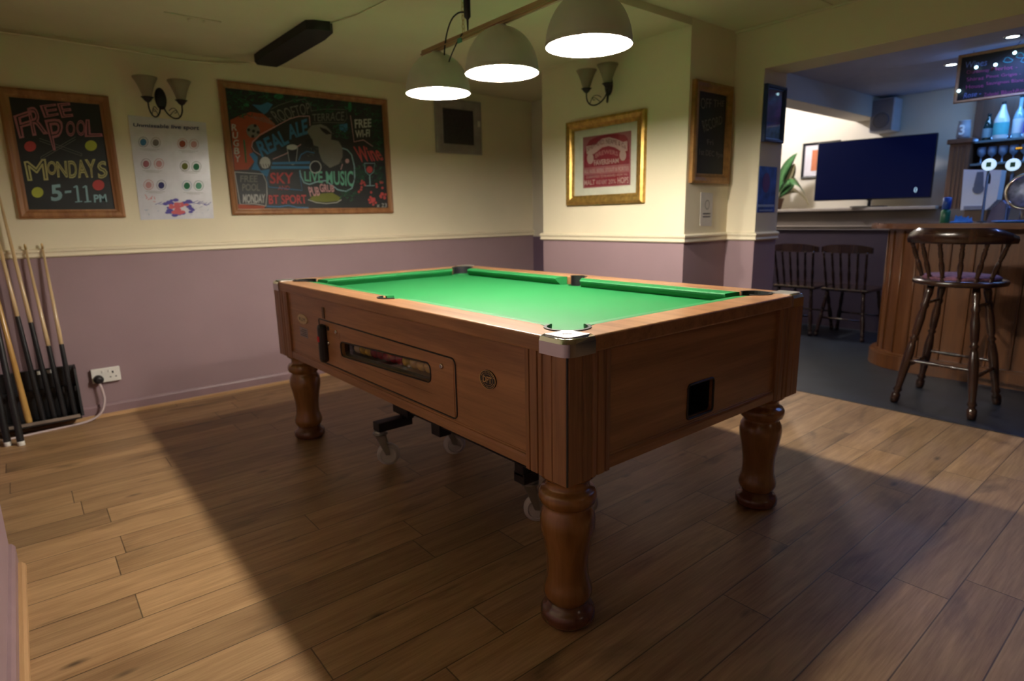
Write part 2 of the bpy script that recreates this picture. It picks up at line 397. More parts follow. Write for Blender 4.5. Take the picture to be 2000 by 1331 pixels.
m_barlow = wall_mat('bar_lower_shaded_paint', (.13, .105, .085), (.030, .018, .034), .955)  # darker than the bar wall paint; below the dado the colour holds shade
struct('wall_ledge', g, m_barlow, 'thicker lower part of the bar end wall', 'wall')
struct('trim_13', G().box((5.13, .72, 1.13), (XB+.02, 3.6, 1.16), .006), mat('ledge_paint', (.30, .26, .22), .5, var=.05), 'cream painted ledge carrying the television', 'shelf')
struct('wall_alcove', G().box((2.772, 3.5, 0), (5.75, 3.6, 2.6)), m_barwall, 'far side wall of the bright alcove', 'wall')
struct('wall_alcove_left', G().box((2.772, YB+.1, 0), (2.9, 3.6, 2.6)).box((2.772, 1.61, 0), (2.80, YB+.1, 2.6)), m_barwall, 'left side wall of the bright alcove', 'wall')

# dado rails with a moulded section, skirtings and pine beads
DP = [(0, .965), (.010, .965), (.018, .972), (.014, .982), (.014, .990), (.022, .998), (.022, 1.006), (.010, 1.014), (0, 1.016)]
def rail(name, a, b, nrm, prof, m, label, cat='dado rail', ext=(0, 0)):
    """moulding swept from a to b, sticking out along nrm"""
    a = Vector((*a, 0)); b = Vector((*b, 0)); n = Vector((*nrm, 0)); d = (b-a).normalized(); g = G(); k = len(prof)
    V = [[g.bm.verts.new(p+n*q[0]+d*e*q[0]+Vector((0, 0, q[1]))) for q in prof] for p, e in ((a, -ext[0]), (b, ext[1]))]
    for i in range(k): g.bm.faces.new((V[0][i], V[0][(i+1) % k], V[1][(i+1) % k], V[1][i]))
    g.bm.faces.new(V[0]); g.bm.faces.new(V[1][::-1])
    return struct(name, g, m, label, cat)
rail('trim_1', (XL, Y1), (2.99, Y1), (0, -1), DP, m_cream, 'cream dado rail along the far wall')
rail('trim_2', (X1, YB), (X1, YA), (-1, 0), DP, m_cream, 'cream dado rail under the gilt framed print', ext=(1, 1))
rail('trim_3', (X1, YA), (X2, YA), (0, -1), DP, m_cream, 'cream dado rail under the small notice', ext=(1, -1))
rail('trim_4', (X2, YA), (X2, Y2), (-1, 0), DP, m_cream, 'cream dado rail on the narrow pier face', ext=(-1, 1))
rail('trim_5', (X2, Y2), (2.772, Y2), (0, -1), DP, m_cream, 'cream dado rail on the opening jamb', ext=(1, 0))
rail('trim_6', (5.18, 3.5), (5.18, -.6), (-1, 0), [(q[0], q[1]-.02) for q in DP], m_barlow, 'dado rail on the bar end wall')
rail('trim_7', (X1, YB), (X2, YB), (0, 1), DP, m_cream, 'cream dado rail returning into the recess', ext=(1, 0))
SK = [(0, 0), (.016, 0), (.016, .062), (.008, .074), (0, .076)]
rail('baseboard_far', (XL, Y1), (2.99, Y1), (0, -1), SK, m_mauve, 'mauve skirting board of the far wall', 'skirting board')
rail('baseboard_chimney', (X1, YB), (X1, YA), (-1, 0), SK, m_mauve, 'mauve skirting board of the chimney breast', 'skirting board')
rail('baseboard_near', (-1.155, -6), (-1.155, 1.53), (1, 0), SK, m_mauve, 'mauve skirting board at the lower left edge', 'skirting board')
BD = [(.016, 0), (.036, 0), (.034, .009), (.026, .017), (.016, .018)]
rail('trim_8', (XL, Y1), (2.99, Y1), (0, -1), BD, m_beadx, 'pine floor bead along the far wall', 'floor bead')
rail('trim_9', (-1.155, -6), (-1.155, 1.49), (1, 0), BD, m_bead, 'pine floor bead at the lower left edge', 'floor bead')
struct('trim_10', G().box((2.765, -6, 0), (2.79, Y2, .004), .001), m_blackmetal, 'thin threshold strip between oak boards and dark vinyl', 'threshold')
struct('trim_11', G().box((-1.0, .545, ZC-.006), (X2, .58, ZC), .002), m_ceil, 'thin cover strip across the ceiling', 'ceiling strip')
struct('trim_12', G().box((X2-.02, -6, ZC-.014), (X2, YA, ZC), .004), m_ceil, 'thin bead where ceiling meets lintel', 'ceiling strip')

# ------------------------------------------------------------------ pool table
L, W, H = 2.142, 1.223, .84
tb = thing('pool_table', 'coin operated pool table with green cloth, brown wood cabinet and chrome corners', 'pool table', (W/2, L/2, 0))
def arc(cx, cy, r, a0, a1, n=14):
    return [(cx+r*math.cos(math.radians(a0+(a1-a0)*i/n)), cy+r*math.sin(math.radians(a0+(a1-a0)*i/n))) for i in range(n+1)]
RW = .113; PC = .128; PR = .060; MR = .047; MX = .100
def inner_path():
    p = []
    p += arc(PC, PC, PR, 100, 350)
    p += arc(W-PC, PC, PR, 190, 440)
    p += arc(W-MX, L/2, MR, -100, 100)
    p += arc(W-PC, L-PC, PR, -80, 170)
    p += arc(PC, L-PC, PR, 10, 260)
    p += arc(MX, L/2, MR, 80, 280)
    return p
def snap(p):   # pull arc ends on to the rail line
    return p
outer = []
for cx, cy, a in ((.03, .03, 180), (W-.03, .03, 270), (W-.03, L-.03, 0), (.03, L-.03, 90)): outer += arc(cx, cy, .03, a, a+90, 6)
def rail_inner():
    p = []
    def seg(a): p.extend(a)
    k = .072
    seg([(RW, PC+k+.02)]); seg(arc(PC, PC, PR, 115, 335)); seg([(PC+k+.02, RW)])
    seg([(W-PC-k-.02, RW)]); seg(arc(W-PC, PC, PR, 205, 425)); seg([(W-RW, PC+k+.02)])
    seg([(W-RW, L/2-.062)]); seg(arc(W-MX, L/2, MR, -75, 75)); seg([(W-RW, L/2+.062)])
    seg([(W-RW, L-PC-k-.02)]); seg(arc(W-PC, L-PC, PR, -65, 155)); seg([(W-PC-k-.02, L-RW)])
    seg([(PC+k+.02, L-RW)]); seg(arc(PC, L-PC, PR, 25, 245)); seg([(RW, L-PC-k-.02)])
    seg([(RW, L/2+.062)]); seg(arc(MX, L/2, MR, 105, 255)); seg([(RW, L/2-.062)])
    return p
g = G().curve2d([outer, rail_inner()], .044, Matrix.Translation((0, 0, H-.022)), .006)
part('top_rail', g, m_ty, tb)
# slate bed with cloth and six pocket holes
holes = [arc(cx, cy, r, 0, 345, 23) for cx, cy, r in ((PC, PC, .052), (W-PC, PC, .052), (W-PC, L-PC, .052), (PC, L-PC, .052), (MX-.004, L/2, .045), (W-MX+.004, L/2, .045))]
g = G().curve2d([[(.03, .03), (W-.03, .03), (W-.03, L-.03), (.03, L-.03)]]+holes, .03, Matrix.Translation((0, 0, .784)))
part('playing_cloth', g, m_cloth, tb)
# cushions
def cushion(a, b, nrm, cut0=.032, cut1=.032):
    """from a to b along the rail edge, nose pointing along nrm"""
    a = Vector((*a, 0)); b = Vector((*b, 0)); n = Vector((*nrm, 0)); d = (b-a).normalized(); g = G()
    pr = [(0, .799), (.028, .799), (.047, .822), (.050, .830), (.046, .834), (.012, .8385), (0, .8385)]
    rings = []
    for p, s_, cut in ((a, 1, cut0), (a+d*.02, 1, cut0*.75), (b-d*.02, -1, cut1*.75), (b, -1, cut1)):
        rings.append([g.bm.verts.new(p+n*q[0]+d*s_*cut*q[0]/.05+Vector((0, 0, q[1]))) for q in pr])
    for r0, r1 in zip(rings, rings[1:]):
        for i in range(len(pr)): g.bm.faces.new((r0[i], r0[(i+1) % len(pr)], r1[(i+1) % len(pr)], r1[i]))
    g.bm.faces.new(rings[0]); g.bm.faces.new(rings[-1][::-1])
    return g
k = PC+.066
for a, b, n in (((RW, k), (RW, L/2-.052), (1, 0)), ((RW, L/2+.052), (RW, L-k), (1, 0)), ((W-RW, k), (W-RW, L/2-.052), (-1, 0)), ((W-RW, L/2+.052), (W-RW, L-k), (-1, 0)),
                ((k, RW), (W-k, RW), (0, 1)), ((k, L-RW), (W-k, L-RW), (0, -1))):
    part('cushion', cushion(a, b, n), m_cloth, tb)
# pockets: black liner walls with a flange
for cx, cy, r, a0, a1 in ((PC, PC, PR, 105, 345), (W-PC, PC, PR, 195, 435), (W-PC, L-PC, PR, -75, 165), (PC, L-PC, PR, 15, 255), (MX, L/2, MR, 100, 260), (W-MX, L/2, MR, -80, 80)):
    g = G(); o_ = arc(cx, cy, r+.005, a0, a1, 20); i_ = arc(cx, cy, r-.004, a0, a1, 20)
    rings = []
    for (ox, oy), (ix, iy) in zip(o_, i_):
        mx_, my_ = cx+(ox-cx)*(r+.001)/(r+.005), cy+(oy-cy)*(r+.001)/(r+.005)
        rings.append([g.bm.verts.new(v) for v in ((ix, iy, .72), (mx_, my_, .72), (mx_, my_, H-.002), (ox, oy, H-.001), (ox, oy, H+.003), (ix, iy, H+.003))])
    for r0, r1 in zip(rings, rings[1:]):
        for i in range(6): f = g.bm.faces.new((r0[i], r0[(i+1) % 6], r1[(i+1) % 6], r1[i]))
    g.bm.faces.new(rings[0]); g.bm.faces.new(rings[-1][::-1])
    part('pocket', g, m_black, tb)
# chrome corner caps
def corner(sx, sy):
    M = Matrix(((sx, 0, 0, W/2-sx*W/2), (0, sy, 0, L/2-sy*L/2), (0, 0, 1, 0), (0, 0, 0, 1)))
    g = G(); e = -.006; R_ = .03; a = .095
    # side band round the corner
    path = [(e, a)]+arc(R_+e, R_+e, R_, 180, 270, 14)+[(a, e)]
    inn = [(.012, a)]+arc(R_+.005, R_+.005, R_-.008, 180, 270, 14)+[(a, .012)]
    rings = [[g.bm.verts.new(M @ Vector(v)) for v in ((p[0], p[1], .796), (p[0], p[1], .829), (p[0]+(q[0]-p[0])*.22, p[1]+(q[1]-p[1])*.22, .8395), (q[0], q[1], H+.0036), (q[0], q[1], .796))] for p, q in zip(path, inn)]
    for r0, r1 in zip(rings, rings[1:]):
        for i in range(5): f = g.bm.faces.new((r0[i], r0[(i+1) % 5], r1[(i+1) % 5], r1[i])); f.smooth = i == 2
    g.bm.faces.new(rings[0]); g.bm.faces.new(rings[-1][::-1])
    # top plate between corner and pocket
    t = [(.010, .085), (.006, .03), (.012, .018), (.018, .012), (.03, .006), (.085, .010), (.094, .066)]+arc(PC, PC, PR+.006, 245, 205, 6)+[(.066, .094)]
    t = [(.010, .090), (.008, .03), (.012, .016), (.018, .010), (.03, .007), (.090, .010), (.086, .040), (.092, .075)]+arc(PC, PC, PR+.007, 240, 210, 5)+[(.075, .092), (.040, .086)]
    c = part('corner_cap', g, m_chrome, tb, 'chrome corner cap')
    part('cap_plate', G().slab([M @ Vector((x, y, H-.002)) for x, y in t], (0, 0, 1), .0062), m_satin, c, 'satin chrome top plate')
    if sx == 1 and sy == 1:
        # engraved oval on the near cap
        g = G()
        g.ribbon([Vector((.045+.022*math.cos(t_)*.7-.010*math.sin(t_)*.7, .045+(-.022*math.cos(t_)-.010*math.sin(t_))*.7, H+.0050)) for t_ in [2*PI*i/24 for i in range(24)]], .0015, (0, 0, 1), True)
        for q in range(6): g.box((.036+q*.0028, .0535-q*.0028, H+.0042), (.0385+q*.0028, .0505-q*.0028, H+.0052))
        part('engraved_mark', g, m_iron, c)
for sx in (1, -1):
    for sy in (1, -1): corner(sx, sy)

# cabinet: near long panel with the ball window cut out
ZB = .474; ZT = .800
slot = []
def slotpt(y, top):   # the window leans with the ball run
    return .6325+(1.38-y)/.72*.030 if top else .569+(1.38-y)/.72*.027
y0s, y1s, rr = .660, 1.380, .022
sl = [(y0s+rr, slotpt(y0s, 0))]
sl += [(y0s+rr+rr*math.cos(math.radians(a)), slotpt(y0s, 0)+rr+rr*math.sin(math.radians(a))) for a in range(-90, -185, -18)]
sl += [(y0s+rr+rr*math.cos(math.radians(a)), slotpt(y0s, 1)-rr+rr*math.sin(math.radians(a))) for a in range(180, 85, -18)]
sl += [(y1s-rr+rr*math.cos(math.radians(a)), slotpt(y1s, 1)-rr+rr*math.sin(math.radians(a))) for a in range(90, -5, -18)]
sl += [(y1s-rr+rr*math.cos(math.radians(a)), slotpt(y1s, 0)+rr+rr*math.sin(math.radians(a))) for a in range(0, -95, -18)]
MYZ = Matrix(((0, 0, 1, .024), (1, 0, 0, 0), (0, 1, 0, 0), (0, 0, 0, 1)))
g = G().curve2d([[(.13, ZB), (L-.13, ZB), (L-.13, ZT), (.13, ZT)], sl], .016, MYZ)
part('side_panel', g, m_ty, tb)
part('side_panel', G().box((W-.032, .13, ZB), (W-.016, L-.13, ZT)), m_ty, tb)
MXZ = Matrix(((1, 0, 0, 0), (0, 0, 1, .024), (0, 1, 0, 0), (0, 0, 0, 1)))
hx0, hx1, hz0, hz1 = .532, .672, .510, .620
hole = []
for cx, cz, a in ((hx0+.012, hz0+.012, 180), (hx1-.012, hz0+.012, 270), (hx1-.012, hz1-.012, 0), (hx0+.012, hz1-.012, 90)): hole += arc(cx, cz, .012, a, a+90, 4)
g = G().curve2d([[(.13, ZB), (W-.13, ZB), (W-.13, ZT), (.13, ZT)], hole], .016, MXZ)
part('end_panel', g, m_tx, tb)
part('end_panel', G().box((.13, L-.032, ZB), (W-.13, L-.016, ZT)), m_tx, tb)
# moulded base rails
MP = [(.008, ZB-.012), (.008, ZB+.012), (.010, ZB+.020), (.014, ZB+.022), (.014, ZB+.026), (.018, ZB+.028), (.03, ZB+.028), (.03, ZB-.012)]
part('base_moulding', G().prism(MP, 'y', .155, L-.155), m_ty, tb)
part('base_moulding', G().prism([(W-x, z) for x, z in MP], 'y', .155, L-.155), m_ty, tb)
part('base_moulding', G().prism(MP, 'x', .155, W-.155), m_tx, tb)
part('base_moulding', G().prism([(L-x, z) for x, z in MP], 'x', .155, W-.155), m_tx, tb)
part('cabinet_floor', G().box((.03, .03, ZB-.004), (W-.03, L-.03, ZB+.010)), m_dark, tb)
# reeded corner posts
def post_outline():
    """plan of the reeded post, going from the far end of one face round the corner"""
    face = []
    a = .166
    pts = [(a, .016), (a, .006), (.150, .004), (.147, .010), (.144, .004), (.118, .004), (.116, .008), (.112, .008), (.110, .003), (.096, .001), (.093, .005), (.088, .005), (.085, .000), (.058, .000), (.056, .003), (.053, .000), (.020, .000)]
    f1 = [(y_, x_) for y_, x_ in pts]              # along x
    f2 = [(x_, y_) for y_, x_ in pts][::-1]        # along y
    # f1: points (x=dist along, y=out); corner with a fine joint
    return f1+[(.006, .000), (.003, .003), (.000, .006)]+[(q[0], q[1]) for q in f2]+[(.03, .166), (.03, .03), (.166, .03)]
po = post_outline()
for sx in (1, -1):
    for sy in (1, -1):
        P_ = [(x if sx == 1 else W-x, y if sy == 1 else L-y) for x, y in po]
        g = G().prism(P_, 'z', .458, .798)
        o = part('corner_post', g, m_tz, tb)
        if sx == 1 and sy == 1:
            part('corner_joint', G().box((.0005, .0005, .459), (.0045, .0045, .796)), m_black, o, 'dark joint line down the near corner')
# legs
LP = [(0, .060), (.004, .070), (.014, .078), (.034, .078), (.046, .070), (.052, .059), (.064, .057)]
LP2 = [(.064, .057), (.070, .062), (.086, .0695), (.100, .070), (.115, .066), (.135, .060), (.165, .0585), (.20, .060), (.25, .068), (.29, .076), (.315, .0775), (.335, .074), (.350, .066), (.356, .063),
       (.360, .066), (.368, .0765), (.382, .081), (.396, .0805), (.406, .074), (.410, .064), (.418, .060), (.430, .060), (.436, .062), (.442, .072), (.450, .080), (.475, .082)]
for lx, ly in ((.088, .088), (W-.088, .088), (W-.088, L-.088), (.088, L-.088)):
    o = part('leg', G().lathe(LP2, (lx, ly, 0), (lx, ly, 1), 40), m_leg, tb)
    part('foot', G().lathe(LP, (lx, ly, 0), (lx, ly, 1), 40), m_foot, o, 'dark red round foot')
# ball return: tray, window, balls
g = G().box((.035, .64, .545), (.12, 1.40, .556)).box((.12, .64, .545), (.125, 1.40, .69)).box((.035, .64, .685), (.125, 1.40, .69)).box((.035, .63, .545), (.125, .64, .69)).box((.035, 1.40, .545), (.125, 1.41, .69))
part('ball_tray', g, m_dark, tb)
def tz(y): return .585+(1.38-y)/.72*.027
g = G(); g.slab([(.036, .645, .556), (.036, 1.395, .556), (.036, 1.395, tz(1.395)-.004), (.036, .645, tz(.645)-.004)], (1, 0, 0), .07)
part('ball_track', g, mat('grey_track', (.14, .13, .125), .35, var=.2), tb)
m_pane = bpy.data.materials.new('clear_perspex'); m_pane.use_nodes = True
nt = m_pane.node_tree; nt.nodes.clear(); o1 = nt.nodes.new('ShaderNodeOutputMaterial'); mxs = nt.nodes.new('ShaderNodeMixShader'); tr = nt.nodes.new('ShaderNodeBsdfTransparent'); gl = nt.nodes.new('ShaderNodeBsdfGlossy')
fr = nt.nodes.new('ShaderNodeLayerWeight'); fr.inputs[0].default_value = .12; gl.inputs['Roughness'].default_value = .03; tr.inputs[0].default_value = (.93, .94, .93, 1)
nt.links.new(fr.outputs[1], mxs.inputs[0]); fr.inputs[0].default_value = .08; nt.links.new(tr.outputs[0], mxs.inputs[1]); nt.links.new(gl.outputs[0], mxs.inputs[2]); nt.links.new(mxs.outputs[0], o1.inputs[0])
part('window_pane', G().box((.0325, .645, .556), (.0335, 1.395, .675)), m_pane, tb)
m_by = mat('ball_yellow', (.62, .38, .07), .15, coat=.5, var=.03); m_br = mat('ball_red', (.30, .012, .03), .15, coat=.5, var=.03); m_bc = mat('ball_cream', (.6, .45, .30), .15, coat=.5, var=.03)
seq = ['y']*5+['r']*5+['y', 'y', 'c']
pos = {'y': 'yellow', 'r': 'red', 'c': 'cream'}
ordn = {0: 'nearest the chrome corner end, first in the row', 1: 'second from the near end', 2: 'third from the near end', 3: 'fourth from the near end', 4: 'last yellow before the reds',
        5: 'first red next to the yellow run', 6: 'second red of five', 7: 'middle red of five', 8: 'fourth red of five', 9: 'last red before the far yellow pair', 10: 'nearer of the far yellow pair', 11: 'farther of the far yellow pair'}
for i, s_ in enumerate(seq):
    yb = .688+i*.0512
    lab = ('yellow pool ball in the ball window, '+ordn[i]) if s_ == 'y' else ('red pool ball in the ball window, '+ordn[i]) if s_ == 'r' else 'pale cream ball at the far end of the ball window'
    single('pool_ball', G().sphere((.066, yb, tz(yb)-.004+.0255), .0254, 20), {'y': m_by, 'r': m_br, 'c': m_bc}[s_], lab, 'pool ball', 'balls in the ball window', (.066, yb, tz(yb)-.004))
# black beading round the access door
def rr_path(y0, y1, z0, z1, r, x):
    p = []
    for cy, cz, a in ((y0+r, z0+r, 180), (y1-.004, z0+.004, 270), (y1-.004, z1-.004, 0), (y0+r, z1-r, 90)):
        q = r if cy < (y0+y1)/2 else .004
        p += [(x, cy+q*math.cos(math.radians(a+t)), cz+q*math.sin(math.radians(a+t))) for t in (0, 30, 60, 90)]
    return p
dr = part('access_door', G().box((.0145, .522, .512), (.0159, 1.588, .560)).box((.0145, .522, .668), (.0159, 1.588, .701)).box((.0145, .522, .560), (.0159, .655, .668)).box((.0145, 1.385, .560), (.0159, 1.588, .668)), m_ty, tb)
part('door_edging', G().tube(rr_path(.510, 1.600, .506, .704, .02, .0150), .0028, 6, True), m_black, dr, 'black plastic edging round the access door')
part('window_edging', G().tube([(.0150, y, z) for y, z in sl], .003, 6, True), m_black, dr, 'black edging of the ball window')
# coin mechanism and fittings
cm = part('coin_mechanism', G().box((-.020, 1.512, .515), (.018, 1.556, .690), .016), m_black, tb, 'tall black coin mechanism')
part('price_sticker', G().box((-.0215, 1.524, .612), (-.0195, 1.545, .636)), flat('sticker_red', (.55, .02, .03)), cm, 'red sticker')
part('coin_plate', G().box((.012, 1.528, .712), (.0165, 1.552, .762), .001).box((.011, 1.533, .745), (.0125, 1.547, .749)).box((.011, 1.533, .730), (.0125, 1.547, .734)), mat('dull_brass', (.16, .10, .05), .4, .6, var=.2), tb, 'small dull brass coin plate')
part('key_hole', G().lathe([(0, .010), (.004, .010), (.005, .008)], (.016, 1.498, .672), (0, 1.498, .672), 16), m_black, tb)
for y, z in ((1.412, .668), (1.504, .606), (.586, .668)):
    g = G().lathe([(0, .009), (.005, .009), (.007, .006)], (.0146, y, z), (0, y, z), 16); g.box((.006, y-.0012, z-.005), (.0078, y+.0012, z+.005))
    part('lock', g, m_chrome, tb, 'small chrome cam lock')
def oval(g, cx, cz, ry, rz, x, th, n=32):
    return g.slab([(x, cx+ry*math.cos(2*PI*i/n), cz+rz*math.sin(2*PI*i/n)) for i in range(n)], (1, 0, 0), th)
b1 = part('maker_badge', oval(G(), .340, .673, .038, .0285, .012, .004), m_black, tb, 'oval black badge with brass letters')
g = G().tube([(.0118, .340+.037*math.cos(2*PI*i/32), .673+.0275*math.sin(2*PI*i/32)) for i in range(32)], .0012, 6, True)
g.ribbon([(.0112, .340+.025*math.cos(2*PI*i/32), .673+.017*math.sin(2*PI*i/32)) for i in range(32)], .001, (1, 0, 0), True)
part('badge_rim', g, m_brass, b1)
fn = lambda u, v, d: Vector((.0108-d, .360-u*.040, .663+v*.020))
part('badge_lettering', G().text('DPT', fn, bold=.02), m_brass, b1)
g = G()
for i in range(-5, 6):
    a = math.radians(90+i*13); g.box((.0112, .340-.031*math.cos(a)-.001, .673+.0225*math.sin(a)-.0018), (.0118, .340-.031*math.cos(a)+.001, .673+.0225*math.sin(a)+.0018))
    g.box((.0112, .340-.031*math.cos(a)-.001, .673-.0225*math.sin(a)-.0018), (.0118, .340-.031*math.cos(a)+.001, .673-.0225*math.sin(a)+.0018))
part('badge_small_print', g, m_brass, b1)
b2 = part('cream_badge', oval(G(), 1.802, .678, .060, .024, .012, .004), flat('cream_enamel', (.62, .48, .31)), tb, 'small oval cream badge')
part('cream_badge_lettering', G().text('RLM', lambda u, v, d: Vector((.0112-d, 1.840-u*.076, .670+v*.016))), m_iron, b2)
b3 = part('licence_sticker', G().box((.0150, 1.755, .590), (.0162, 1.855, .636)), flat('faded_sticker', (.30, .25, .28)), tb, 'small faded sticker')
g = G()
for i in range(4): g.box((.0146, 1.765, .597+i*.009), (.0151, 1.845-(i % 2)*.02, .600+i*.009))
part('sticker_print', g, m_iron, b3)
# cash box recess on the end panel
g = G().box((.532, .03, .508), (.672, .10, .514)).box((.532, .03, .616), (.672, .10, .622)).box((.528, .03, .508), (.534, .10, .622)).box((.670, .03, .508), (.676, .10, .622)).box((.528, .095, .508), (.676, .10, .622))
part('cue_ball_box', g, m_black, tb, 'black ball return recess in the end panel')
part('recess_frame', G().tube([(x, .0155, z) for x, z in hole], .004, 6, True), m_black, tb)

# trolley with castors under the table
tr_ = thing('table_trolley', 'black steel lifting trolley on white castors under the pool table', 'trolley', (.6, 1.0, 0))
part('frame_rail', G().box((.315, .47, .245), (.355, 1.50, .295), .004), m_blackmetal, tr_)
part('frame_rail', G().box((.55, .40, .245), (.59, 1.40, .295), .004), m_blackmetal, tr_)
part('cross_bar', G().box((.335, 1.30, .235), (.57, 1.35, .285), .004), m_blackmetal, tr_)
part('cross_bar', G().box((.335, .53, .235), (.57, .58, .285), .004), m_blackmetal, tr_)
part('lifting_block', G().box((.305, 1.09, .205), (.365, 1.16, .26), .004), m_blackmetal, tr_)
part('lifting_block', G().box((.30, 1.36, .225), (.365, 1.50, .37), .006), m_blackmetal, tr_)
m_wheel = mat('white_nylon_wheel', (.50, .46, .44), .35, var=.05); m_zinc = mat('zinc_plate', (.35, .34, .32), .35, .8, var=.1)
for (wx, wy, ang) in ((.226, 1.425, 150), (.395, .560, 140), (.530, 1.320, 160), (.555, .47, 150)):
    bx = wx+.028*math.cos(math.radians(ang))*1.2; by = wy+.012
    sx = .335 if wx < .45 else .57
    part('castor_bracket', G().box((min(bx, sx)-.02, by-.03, .172), (max(bx, sx)+.02, by+.03, .215), .004).box((sx-.02, by-.025, .20), (sx+.03, by+.025, .26), .003), m_blackmetal, tr_)
    cs = part('castor', G().cyl((bx, by, .150), (bx, by, .174), .026, 20).cyl((bx, by, .155), (bx, by, .163), .034, 20), m_zinc, tr_)
    d = Vector((math.sin(math.radians(ang)), -math.cos(math.radians(ang)), 0))     # wheel axle
    e = Vector((d.y, -d.x, 0)); c_ = Vector((wx, wy, .053)); M_ = Matrix.Translation((0, 0, 0))
    g = G()
    for s_ in (-1, 1):
        q = c_+d*s_*.021
        g.slab([q+e*(-.010), q+e*.010, Vector((bx, by, .152))+d*s_*.021+e*.022, Vector((bx, by, .152))+d*s_*.021-e*.022], d, .003*s_)
    part('fork', g, m_zinc, cs)
    part('wheel', G().lathe([(-.016, .016), (-.015, .040), (-.013, .050), (-.008, .053), (.008, .053), (.013, .050), (.015, .040), (.016, .016)], c_, c_+d, 28).lathe([(-.021, .008), (.021, .008)], c_, c_+d, 12)
         .tube([c_+d*.0165+e*.038*math.cos(2*PI*i/20)+Vector((0, 0, .038*math.sin(2*PI*i/20))) for i in range(20)], .0025, 6, True)
         .tube([c_-d*.0165+e*.038*math.cos(2*PI*i/20)+Vector((0, 0, .038*math.sin(2*PI*i/20))) for i in range(20)], .0025, 6, True), m_wheel, cs)

# ------------------------------------------------------------------ lamp bar over the table
lb = thing('pool_table_light', 'three dome pendant lamp bar hung above the pool table', 'ceiling light', (.61, .985, 1.70))
m_lampbar = wood('lamp_bar_wood', (.30, .17, .08), (.45, .28, .15), .4, .3, axis=1)
g = G().box((.602, .40, 1.876), (.618, 1.575, 1.906), .003).box((.596, .40, 1.884), (.624, 1.575, 1.890), .002)
part('bar', g, m_lampbar, lb)
m_dome = mat('grey_enamel_dome', (.52, .51, .46), .42, .25, var=.08, vscale=5); m_lin = mat('white_enamel', (.85, .84, .80), .5, var=.01)
m_bulbs = [mat('glowing_bulb', (1, 1, 1), .5, emit=(1, .92, .80), es=LAMP_W*k_, var=.01) for k_ in (.55, 1.45, .62)]
for ly, lm in ((1.455, m_bulbs[0]), (.985, m_bulbs[1]), (.512, m_bulbs[2])):
    RD = .147; zr = 1.70; hd = .172
    o_ = [(hd*math.sin(PI/2*i/16), RD*math.cos(PI/2*i/16)) for i in range(16)]+[(hd, .016)]
    prof = [(0, RD)]+o_[1:]
    sh = part('lamp_shade', G().lathe([(-.003, RD+.0005), (.003, RD+.002), (.006, RD)]+[p for p in prof if p[0] > .006], (.61, ly, zr), (.61, ly, zr+1), 48, cap=False).cyl((.61, ly, zr+hd-.004), (.61, ly, zr+hd+.004), .022, 20), m_dome, lb)
    part('shade_lining', G().lathe([(-.003, RD-.001)]+[(h*.975, max(r-.004, .001)) for h, r in prof[1:]], (.61, ly, zr), (.61, ly, zr+1), 48, cap=False), m_lin, sh, 'white inside of the shade')
    part('bulb', G().sphere((.61, ly, zr+.030), .028, 16, 1.2), lm, sh, 'lit bulb')
    part('lamp_holder', G().cyl((.61, ly, zr+.062), (.61, ly, zr+hd), .017, 16), m_white, sh)
    part('stem', G().cyl((.61, ly, zr+hd), (.61, ly, 1.88), .008, 12), m_brass, lb)
def lnk(g, c, r, ax):
    c = Vector(c)
    return g.tube([c+Vector((r*.6*math.cos(2*PI*i/10) if ax else 0, 0 if ax else r*.6*math.cos(2*PI*i/10), r*math.sin(2*PI*i/10))) for i in range(10)], .0012, 5, True)
for cy in (1.225, .72):
    g = G()
    z = 1.915; i = 0
    while z < 2.185: lnk(g, (.612, cy+.018, z), .011, i % 2); z += .017; i += 1
    part('chain', g, m_brass, lb)
g = G().lathe([(0, .003), (.045, .005), (.055, .014), (.20, .016), (.21, .012), (.225, .004), (.27, .003)], (.608, 1.205, 1.905), (.608, 1.212, 3), 14)
part('cord_grip', g, m_black, lb, 'black sleeve on the flex above the bar')
g = G().tube([(.608, 1.232, 1.985), (.60, 1.26, 1.99), (.60, 1.32, 1.975), (.60, 1.37, 1.90), (.60, 1.385, 1.80), (.60, 1.375, 1.745)], .0035, 6, smooth_path=2)
g.tube([(.60, 1.235, 1.90), (.60, 1.27, 1.88), (.60, 1.33, 1.83), (.60, 1.365, 1.78), (.60, 1.375, 1.745)], .003, 6, smooth_path=2)
part('flex', g, m_iron, lb, 'looped dark flex')
part('wire_tag', G().box((.595, 1.238, 1.868), (.601, 1.268, 1.888), .002), flat('green_tape', (.08, .25, .18)), lb, 'bit of green tape')
g = G().box((.462, 1.372, 1.715), (.466, 1.392, 1.745))

# plank, fitting and cable on the ceiling
g = G()
und = [(.310, 2.93), (.325, 2.235), (.36, 2.205), (.435, 2.185), (.462, 2.215), (.478, 2.36), (.470, 2.95), (.462, 3.10), (.345, 3.105), (.312, 3.05)]
g.slab([(x, y, 2.105) for x, y in und], (0, 0, 1), ZF-2.105)
single('ceiling_plank', g, mat('black_stained_oak', (.010, .008, .010), .7, var=.3, vscale=30), 'black wooden plank with a chamfered end fixed under the ceiling', 'wooden plank', loc=(.39, 2.6, 2.105))
cf = thing('ceiling_fitting', 'flat painted ceiling disc with a crossing batten, left of the black plank', 'ceiling fitting', (-.13, 2.53, ZF))
part('batten', G().box((-.27, 2.503, ZF-.006), (-.01, 2.513, ZF), .002), m_ceil, cf)
part('disc', G().lathe([(0, .040), (.006, .038), (.008, .030)], (-.118, 2.555, ZF), (-.118, 2.555, 0), 24), m_ceil, cf)
